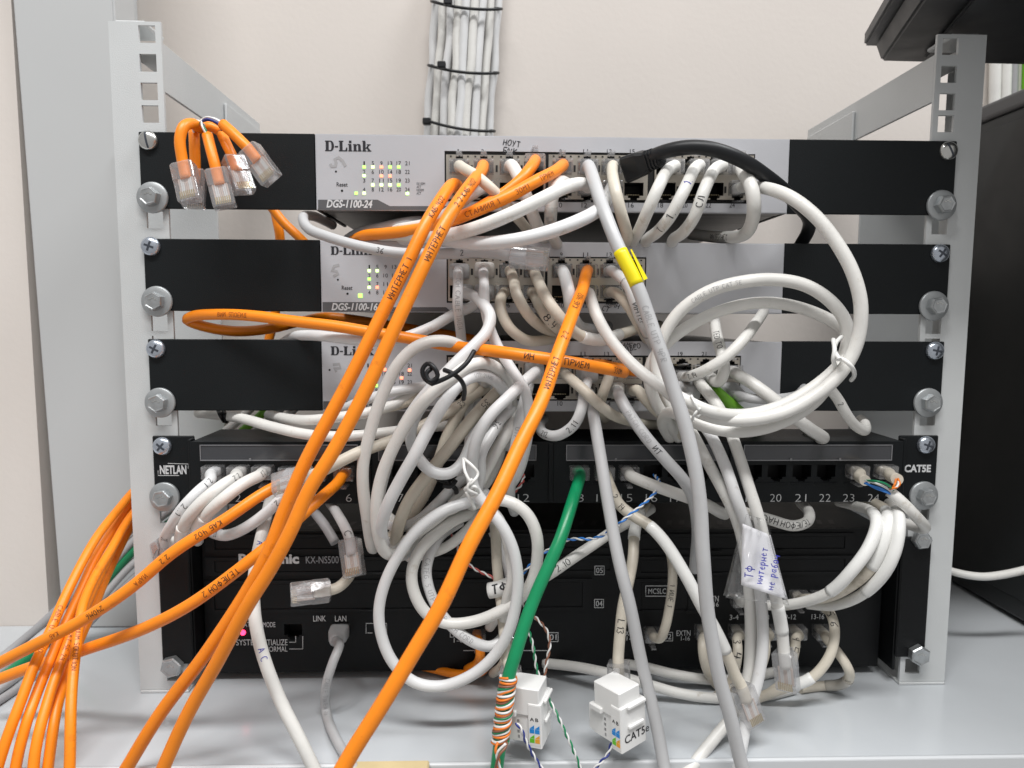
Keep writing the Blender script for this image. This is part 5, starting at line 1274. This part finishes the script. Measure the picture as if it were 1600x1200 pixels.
# ---- more strands of the tied coil and the loops
cable('cream strand in the shade at the heart of the coil', t_, [(742, 600, 10), (720, 640, 20), (700, 680, 24), (684, 724, 26), (664, 770, 26), (640, 806, 24), (616, 834, 16), (600, 850, 2)], 3.2)
cable('white strand crossing the right half of the coil', w_, [(812, 640, 20), (798, 668, 34), (778, 700, 38), (760, 735, 38), (742, 766, 40), (712, 792, 40), (676, 806, 38), (648, 828, 34), (636, 852, 24), (640, 870, 6)], 3.15)
cable('pale vertical strand behind the coil, left one of two', c_, [(742, 560, -2), (744, 610, 4), (742, 660, 6), (736, 710, 6), (724, 760, 4), (704, 800, 0)], 3.2)
cable('pale vertical strand behind the coil, right one of two', g_, [(762, 566, -2), (764, 616, 4), (764, 668, 6), (758, 715, 6), (748, 760, 4), (736, 800, 0)], 3.0)
cable('white printed strand falling along the right edge of the coil', c_, [(826, 600, 24), (816, 640, 32), (806, 690, 36), (800, 735, 34), (796, 772, 26), (804, 800, 10)], 3.0, marks=[('UTP CABLE', 804, 690, 2.8, True, PR)])

# ---- bundle going up the wall
ORD = ('leftmost', 'second', 'third', 'fourth', 'fifth', 'sixth', 'seventh', 'eighth', 'rightmost')
k9 = 0
for row, (n, half, dc, ds) in enumerate(((9, 48, -172, -193), (6, 34, -190, -196))):
    for i in range(n):
        u = -1+2*i/(n-1); dd = dc+(ds-dc)*(u*u)
        x = 724+half*u; rx = [random.uniform(-2.2, 2.2) for _ in range(6)]
        lab = ('%s cable in the front of the white bundle climbing the wall' % ORD[i]) if row == 0 else ('%s of the hidden inner cables in the white bundle on the wall' % ('first', 'second', 'third', 'fourth', 'fifth', 'sixth')[i])
        cable(lab, (c_, w_, g_)[k9 % 3] if row else (c_, w_)[k9 % 2],
              [(x+9, -60, dd), (x+5+rx[0], 10, dd), (x+2+rx[1], 60, dd), (x+rx[2]-1, 105, dd), (x-4+rx[3], 150, dd), (x-7+rx[4]*.5, 198, dd), (x-11, 290, dd), (x-16, 420, dd)], 3.35, name='wall_cable'); k9 += 1
for k, (y, dx) in enumerate(((8, 5), (108, 0), (196, -6))):
    t = thing('cable_tie', '%s black cable tie round the white bundle on the wall' % ('highest', 'middle', 'lowest')[k], 'cable tie', at(720, y, -180), 'black ties round the wall bundle')
    pts = []
    for q in range(28):
        a = 2*math.pi*q/28; u = math.cos(a)
        dep = -182.5+(16.5 if math.sin(a) > 0 else 16.0)*math.sin(a)
        pts.append(at(724+dx+55*u, y+(9 if k == 2 else 6)*u+5*max(0, math.sin(a))**2, dep))
    pts.append(pts[0]); C = spline(pts, .003)
    bm = bmesh.new(); tube(bm, C, 1.15*MM, 8); mk('strap', bm, M['black_pvc'], t)
    hx, hy = ((700, 3), (690, 102), (667, 190))[k]
    p = at(hx, hy, -162 if k < 2 else -176)
    boxo('tie_head', p.x-.0034, p.x+.0034, p.y-.003, p.y+.003, p.z-.0026, p.z+.0026, M['black_pvc'], t, bev=.0008)

# ================================================================ small things
def thin(name, m, pts, r, parent, ns=8, step=0.0012):
    bm = bmesh.new(); tube(bm, spline([at(*p) for p in pts], step), r*MM, ns)
    return mk(name, bm, m, parent)
def wire_pair(label, ma, mb, pts, r=0.5, pitch=8.5, amp=0.55):
    C = spline([at(*p) for p in pts], 0.0008); T = tangents(C)
    t = thing('wire_pair', label, 'wire', C[len(C)//2], 'thin twisted wire pairs')
    for k, m in enumerate((ma, mb)):
        s = 0; D_ = []
        for i, c in enumerate(C):
            if i: s += (C[i]-C[i-1]).length
            n = (CP-c); n = (n-T[i]*n.dot(T[i])).normalized(); b = T[i].cross(n)
            a = 2*math.pi*s/(pitch*MM)+k*math.pi
            D_.append(c+(n*math.cos(a)+b*math.sin(a))*amp*MM)
        bm = bmesh.new(); tube(bm, D_, r*MM, 7); mk('wire', bm, m, t)
    return t
WW = M['wire_white']
wire_pair('red and white twisted pair leaving patch panel port 12', M['wire_red'], WW, [(819, 742, 12), (815, 756, 20), (800, 772, 24), (782, 786, 24), (765, 800, 16)])
wire_pair('red and white twisted pair behind the lower white loops', M['wire_red'], WW, [(706, 835, 10), (715, 855, 20), (722, 872, 28), (742, 889, 30), (770, 903, 30), (795, 925, 30)])
wire_pair('brown and white twisted pair hanging beside the green cable into the left jack', M['wire_brown'], WW, [(812, 935, 36), (824, 952, 44), (838, 966, 52), (854, 985, 58), (859, 1006, 60), (854, 1035, 62), (849, 1068, 64), (842, 1098, 66), (836, 1110, 66)])
wire_pair('green and white twisted pair hanging right of the left jack to the table edge', M['wire_green'], WW, [(816, 960, 40), (826, 985, 52), (833, 1010, 58), (838, 1042, 62), (846, 1068, 64), (858, 1093, 68), (872, 1120, 72), (884, 1146, 74), (895, 1170, 76), (912, 1215, 78)])
wire_pair('blue and white twisted pair from patch panel port 16 running down left', M['wire_blue'], WW, [(1022, 742, 14), (1030, 752, 28), (1022, 772, 46), (1000, 792, 52), (975, 812, 56), (950, 832, 52), (925, 842, 46), (900, 842, 44), (878, 846, 44), (858, 858, 44), (838, 874, 44), (822, 890, 44), (812, 905, 40)])
wire_pair('blue and white twisted pair from the left jack to the table edge', M['wire_navy'], WW, [(806, 1130, 80), (814, 1138, 82), (820, 1155, 82), (832, 1178, 82), (856, 1215, 82)])
wire_pair('navy and white twisted pair under the right jack', M['wire_navy'], WW, [(956, 1160, 76), (950, 1178, 78), (938, 1192, 80), (915, 1215, 82)])
# wires of the stripped cable by ports 23 and 24
t = thing('stripped_wires', 'coloured bare wires bridging the two cut cable stubs at the right', 'wire', at(1372, 758, 38))
for nm, m, pts in (('wire', WW, [(1352, 751, 36), (1368, 755, 42), (1384, 762, 42), (1395, 771, 40)]), ('wire', M['wire_green'], [(1353, 751, 36), (1370, 752, 44), (1384, 756, 44), (1396, 766, 42)]),
                   ('wire', M['wire_blue'], [(1353, 754, 36), (1366, 762, 40), (1382, 768, 42), (1394, 773, 40)]), ('wire', M['wire_blue'], [(1351, 755, 36), (1362, 759, 40), (1376, 763, 42), (1392, 772, 40)]),
                   ('wire', M['wire_orange'], [(1403, 748, 38), (1406, 756, 42), (1400, 762, 44), (1390, 764, 42)]), ('wire', M['wire_orange'], [(1400, 749, 38), (1398, 757, 43), (1394, 764, 42)]), ('wire', WW, [(1404, 750, 38), (1402, 760, 44), (1392, 766, 42)])):
    thin(nm, m, pts, .62, t)

# wires wound round the green cable
i, j = nearest(CGRN, 797, 1056), nearest(CGRN, 783, 1158)
seg = CGRN[i:j+1]
t = thing('wound_wires', 'orange, green and white wires wound round the end of the green cable', 'wire', seg[len(seg)//2])
L = sum((b-a).length for a, b in zip(seg, seg[1:]))
for k, m in enumerate((M['wire_orange'], WW, M['wire_green'], M['wire_brown'], M['wire_orange'], WW)):
    D_ = []; N = 200
    for q in range(N+1):
        f = q/N*(len(seg)-1); a0 = int(min(f, len(seg)-2)); c = seg[a0].lerp(seg[a0+1], f-a0)
        T = (seg[a0+1]-seg[a0]).normalized(); n = (CP-c); n = (n-T*n.dot(T)).normalized(); b = T.cross(n)
        ang = 2*math.pi*(q/N*4.6+k/6.0)+0.25*math.sin(q*.2+k)
        R = (3.25+0.75+0.25*math.sin(k*2.1+q*.09))*MM
        D_.append(c+(n*math.cos(ang)+b*math.sin(ang))*R+T*0.6*MM*math.sin(q*.13+k*1.7))
    bm = bmesh.new(); tube(bm, D_, .68*MM, 7); mk('wire', bm, m, t)
thin('wire', M['wire_orange'], [(778, 1160, 86), (774, 1172, 88), (780, 1190, 86), (776, 1210, 86)], .68, t)
thin('wire', WW, [(790, 1162, 88), (776, 1178, 88), (780, 1196, 88), (786, 1212, 88)], .68, t)
thin('wire', M['wire_brown'], [(792, 1160, 86), (790, 1168, 88), (780, 1180, 90), (772, 1212, 88)], .68, t)

# white punch-down jacks
def jack(label, px, py, d, ang, tilt, cat5):
    c = at(px, py, d)
    t = thing('keystone_jack', label, 'network jack', c, 'white punch-down jacks hanging on cables')
    MX = Matrix.Rotation(math.radians(tilt), 4, 'Y') @ Matrix.Rotation(math.radians(ang), 4, 'Z') @ Matrix.Diagonal((0.93, 1.12, 0.90, 1.0))
    def part(name, boxes, m, parent=None, bev=.0005):
        bm = bmesh.new()
        for b_ in boxes: box(bm, *[v*MM for v in b_], bev)
        bm.transform(MX)
        me = bpy.data.meshes.new(name); bm.to_mesh(me); bm.free(); me.materials.append(m)
        return put(name, me, parent or t)
    K_ = M['keystone']
    body = part('jack_body', [(0, 20, 0, 6.5, 0, 27)], K_)
    part('socket_housing', [(0.4, 17, 1.0, 17.5, 19.0, 35.5)], K_)
    part('core', [(1.5, 18, 6.6, 20, 2.0, 18.8)], K_)
    part('punch_down_block', [(1.8, 7.5, 9.0, 23, 2.5, 17.5)], K_)
    part('latch_ridge', [(4.5, 19, -1.5, -0.1, 25.2, 27.4)], K_)
    part('latch_ridge', [(5.0, 17, -1.5, -0.1, 13.4, 15.6)], K_)
    part('catch', [(-1.2, 2.5, 12, 20, 18.0, 21.5)], K_)
    part('terminal_slot', [(1.5, 1.79, 11+0*0, 12.0, 4, 6)], M['midgrey'], bev=0)
    for k in range(3): part('terminal_slot', [(1.5, 1.79, 11, 12.2, 7.2+3.2*k, 9.0+3.2*k)], M['midgrey'], bev=0)
    # colour code sticker on the narrow side
    lab = part('colour_label', [(-.16, -.02, 0.4, 6.1, 2.0, 26)], M['keystone'], bev=0)
    for (z0, a, b_) in ((9.4, 'sticker_blue', 'sticker_blue'), (3.6, 'sticker_green', 'sticker_orange')):
        for (v0, v1, m) in ((3.45, 5.7, a), (0.9, 3.15, b_)):
            part('colour_patch', [(-.30, -.18, v0, v1, z0, z0+2.4)], M[m], lab, 0)
            bm = bmesh.new(); v = [bm.verts.new(Vector(p)*MM) for p in ((-.30, v0, z0+2.7), (-.30, v1, z0+2.7), (-.30, v0, z0+5.1))]
            bm.faces.new(v); bm.transform(MX); me = bpy.data.meshes.new('colour_patch'); bm.to_mesh(me); bm.free(); me.materials.append(M[m]); put('colour_patch', me, lab)
    def face_text(body, u0, v0, h, axis, name):
        vs, fs = glyphs(body, .01, 0); bm = bmesh.new(); sc = h/0.68
        nv = []
        for x, y in vs:
            p = Vector((u0+x*sc, -.16, v0+y*sc)) if axis == 'u' else Vector((-.30, u0-x*sc, v0+y*sc))
            if axis == 'r': p = Vector((-.30, u0+y*sc, v0+x*sc))
            nv.append(bm.verts.new(p*MM))
        for f in fs:
            try: bm.faces.new([nv[i] for i in f])
            except ValueError: pass
        bm.transform(MX); me = bpy.data.meshes.new(name); bm.to_mesh(me); bm.free(); me.materials.append(M['ink']); put(name, me, t)
    if cat5: face_text('CAT5e', 2.2, 5.4, 4.6, 'u', 'lettering')
    face_text('A', 5.4, 16.8, 2.0, 'v', 'lettering'); face_text('B', 3.0, 16.8, 2.0, 'v', 'lettering')
    return t
jack('white network jack lettered CAT5e hanging at the lower right of centre', 972, 1180, 86, 36, -3, True)
jack('white network jack behind the wire-wound green cable', 847, 1172, 80, 70, -2, False)

# plastic sleeve with the handwritten note
t = thing('note_sleeve', 'clear plastic sleeve with a white blue-penned note round the cables', 'note', at(1185, 890, 62))
def sheet(name, quad, m, parent, d_fn, nx=10, ny=14, thick=0.00025):
    bm = bmesh.new()
    TL, TR, BR, BL = quad; g = []
    for j in range(ny+1):
        row = []
        for i in range(nx+1):
            u, v = i/nx, j/ny
            x = (TL[0]*(1-u)+TR[0]*u)*(1-v)+(BL[0]*(1-u)+BR[0]*u)*v; y = (TL[1]*(1-u)+TR[1]*u)*(1-v)+(BL[1]*(1-u)+BR[1]*u)*v
            row.append(bm.verts.new(at(x, y, d_fn(u, v))))
        g.append(row)
    for j in range(ny):
        for i in range(nx): bm.faces.new((g[j][i], g[j+1][i], g[j+1][i+1], g[j][i+1]))
    bmesh.ops.recalc_face_normals(bm, faces=bm.faces)
    r = bmesh.ops.solidify(bm, geom=bm.faces[:], thickness=thick)
    return mk(name, bm, m, parent, smooth=True)
def dcurve(u, v): return 64.0+9*v-9.0*(u-.45)**2*2+1.2*math.sin(v*5+u*3)
sheet('paper_note', ((1160, 818), (1204, 836), (1231, 937), (1158, 914)), M['paper'], t, dcurve)
rr = random.Random(3)
PH = [rr.uniform(0, 6) for _ in range(6)]
def dbag(u, v): return 67.5+9*v-16*(u-.5)**2+1.5*math.sin(u*13+PH[0]+v*4)+1.2*math.sin(v*11+PH[1]-u*7)+(-2.0 if v > .9 else 0)
sheet('front_film', ((1166, 803), (1197, 812), (1233, 946), (1134, 934)), M['clear_bag'], t, dbag, 18, 22, 0.0002)
def dbag2(u, v): return 46.0+16*(u-.5)**2+1.5*math.sin(u*11+PH[2])+1.0*math.sin(v*12+PH[3])
sheet('back_film', ((1162, 806), (1200, 812), (1231, 944), (1130, 930)), M['clear_bag'], t, dbag2, 14, 16, 0.0002)
bm = bmesh.new()
def pen_note_fn(text, px, py, h, ang):
    ls, tot = pen_lines(text)
    ca, sa = math.cos(math.radians(ang)), math.sin(math.radians(ang))
    def fn(x, y):
        u, v = x*h*.95, y*h
        X, Y = px+u*ca-v*sa, py-u*sa-v*ca
        return at(X, Y, 66.6+9*min(1, max(0, (Y-818-(X-1160)*.3)/97)))
    for l in ls: ribbon(bm, l, 0.07, fn)
def pen_note(text, px, py, h, ang):
    pen_note_fn(text, px, py, h, ang)
pen_note('ТФ', 1177, 904, 13, 84)
pen_note('интернет', 1191, 913, 11.5, 81)
pen_note('не рабоч', 1208, 922, 11.5, 79)
mk('blue_handwriting', bm, M['ink_blue'], t)

# orange offcuts with clear plugs hanging at the top left
t = thing('plug_offcuts', 'bunch of five short orange cable offcuts with clear plugs', 'plugs', at(335, 230, 20))
for k, (pts, a, b, face, roll) in enumerate((
        ([(312, 200, 18), (300, 193, 26), (287, 198, 32), (281, 218, 34), (284, 245, 34)], (286, 256, 34), (298, 312, 38), -1, 20),
        ([(303, 205, 16), (304, 230, 18), (305, 255, 18)], (305, 266, 18), (302, 330, 22), 1, 10),
        ([(324, 211, 24), (330, 235, 28), (336, 258, 30)], (338, 266, 30), (352, 324, 34), -1, 5),
        ([(346, 208, 16), (354, 226, 20), (361, 240, 22)], (363, 246, 22), (384, 304, 26), -1, -25),
        ([(348, 194, 26), (366, 210, 30), (382, 226, 32)], (388, 232, 32), (424, 280, 34), -1, 15))):
    mw1 = loose_matrix(a, b, face, roll)
    C = spline([at(*p) for p in pts]+[at(*a), mw1 @ Vector((0, 9*MM, 0))])
    bm = bmesh.new(); tube(bm, C, 2.9*MM, 14); mk('jacket', bm, o_, t)
    plug(t, mw1)
bm = bmesh.new(); tube(bm, spline([at(296, 202, 12), at(315, 200, 12), at(330, 198, 14), at(345, 206, 12)]), 2.8*MM, 12); mk('jacket', bm, o_, t)
for m, pts in ((WW, [(303, 207, 20), (300, 195, 22), (308, 188, 22), (320, 196, 24)]), (M['wire_orange'], [(302, 205, 20), (303, 192, 24), (312, 190, 22)]), (M['wire_green'], [(325, 212, 26), (320, 200, 26), (313, 192, 24), (318, 186, 22)]), (WW, [(323, 211, 26), (316, 198, 27), (315, 188, 24)]),
               (WW, [(312, 190, 22), (322, 183, 24), (338, 187, 26), (350, 195, 28)]), (M['wire_navy'], [(313, 192, 24), (322, 186, 26), (336, 190, 27), (350, 198, 28)]), (M['wire_navy'], [(316, 190, 20), (328, 188, 22), (342, 196, 20), (349, 208, 18)]), (WW, [(316, 188, 21), (330, 184, 23), (345, 190, 26), (352, 196, 27)])):
    thin('wire', m, pts, .55, t)

# ties
def tie(label, m, strands, r, g):
    p = strands[0][0]; t = thing('cable_tie', label, 'cable tie', at(*p), g)
    for k, pts in enumerate(strands): thin('strap' if k == 0 else 'tail', m, pts, r, t, 8)
    return t
BK = M['black_pvc']
tie('black twist tie round the top of the left cable coil', BK, [[(694, 578, 74), (708, 584, 78), (720, 594, 76), (726, 608, 70), (724, 624, 60)], [(741, 548, 74), (730, 566, 78), (712, 582, 80), (690, 594, 80), (674, 600, 78)],
    [(676, 600, 76), (664, 592, 78), (660, 578, 78), (668, 568, 78), (678, 574, 80), (684, 588, 80), (672, 596, 80), (666, 584, 79), (674, 576, 78)]], 1.2, 'ties round the coiled cables')
tie('small black tie between the coil and the lower loops', BK, [[(684, 748, 36), (698, 754, 44), (710, 762, 42), (714, 772, 34)], [(712, 750, 44), (704, 760, 46), (692, 758, 46)]], 1.4, 'ties round the coiled cables')
tie('white twist tie joining the coil to the lower loops', M['sleeve'], [[(724, 716, 60), (726, 735, 64), (734, 752, 66), (742, 764, 64), (730, 768, 62), (726, 764, 62), (742, 760, 66), (748, 770, 62)], [(724, 716, 60), (738, 728, 64), (747, 740, 64), (740, 752, 66), (732, 758, 66)],
    [(728, 768, 62), (736, 782, 62), (742, 796, 60)], [(738, 748, 66), (730, 764, 66), (746, 772, 64), (734, 778, 62)]], 0.85, 'ties round the coiled cables')
tie('white twist tie round the right side of the big loop', M['sleeve'], [[(1306, 560, 70), (1318, 562, 80), (1330, 572, 82), (1335, 586, 74), (1330, 594, 62)], [(1302, 530, 70), (1304, 548, 76), (1302, 562, 76), (1306, 574, 72)], [(1315, 526, 66), (1306, 536, 70), (1304, 548, 74), (1312, 562, 80)]], 1.1, 'ties round the coiled cables')
tie('clear twist tie round the lower left of the right-hand loop', M['sleeve'], [[(1083, 655, 62), (1080, 660, 68), (1086, 646, 76), (1094, 638, 74), (1097, 644, 72), (1088, 652, 74)], [(1080, 618, 72), (1086, 630, 76), (1092, 642, 76)]], 0.7, 'ties round the coiled cables')
tie('black tie on the cable below the left of the lowest switch', BK, [[(341, 641, -14), (345, 650, -8), (350, 658, -14)], [(349, 640, -14), (352, 650, -8), (354, 659, -14)]], 1.3, 'ties round the coiled cables')

# cream strip fixed below the table edge
a, b = at(548, 1189, 84), at(668, 1189, 84)
boxz = on_table(600, 1190, -0.012)
o = boxo('cream_strip', a.x, b.x, TE-0.024, TE-0.0035, -0.030, at(600, 1191, 75).z, M['wood_cream'], None, bev=.0008)
o['label'] = 'small cream strip at the table front edge, bottom of the picture'; o['category'] = 'strip'
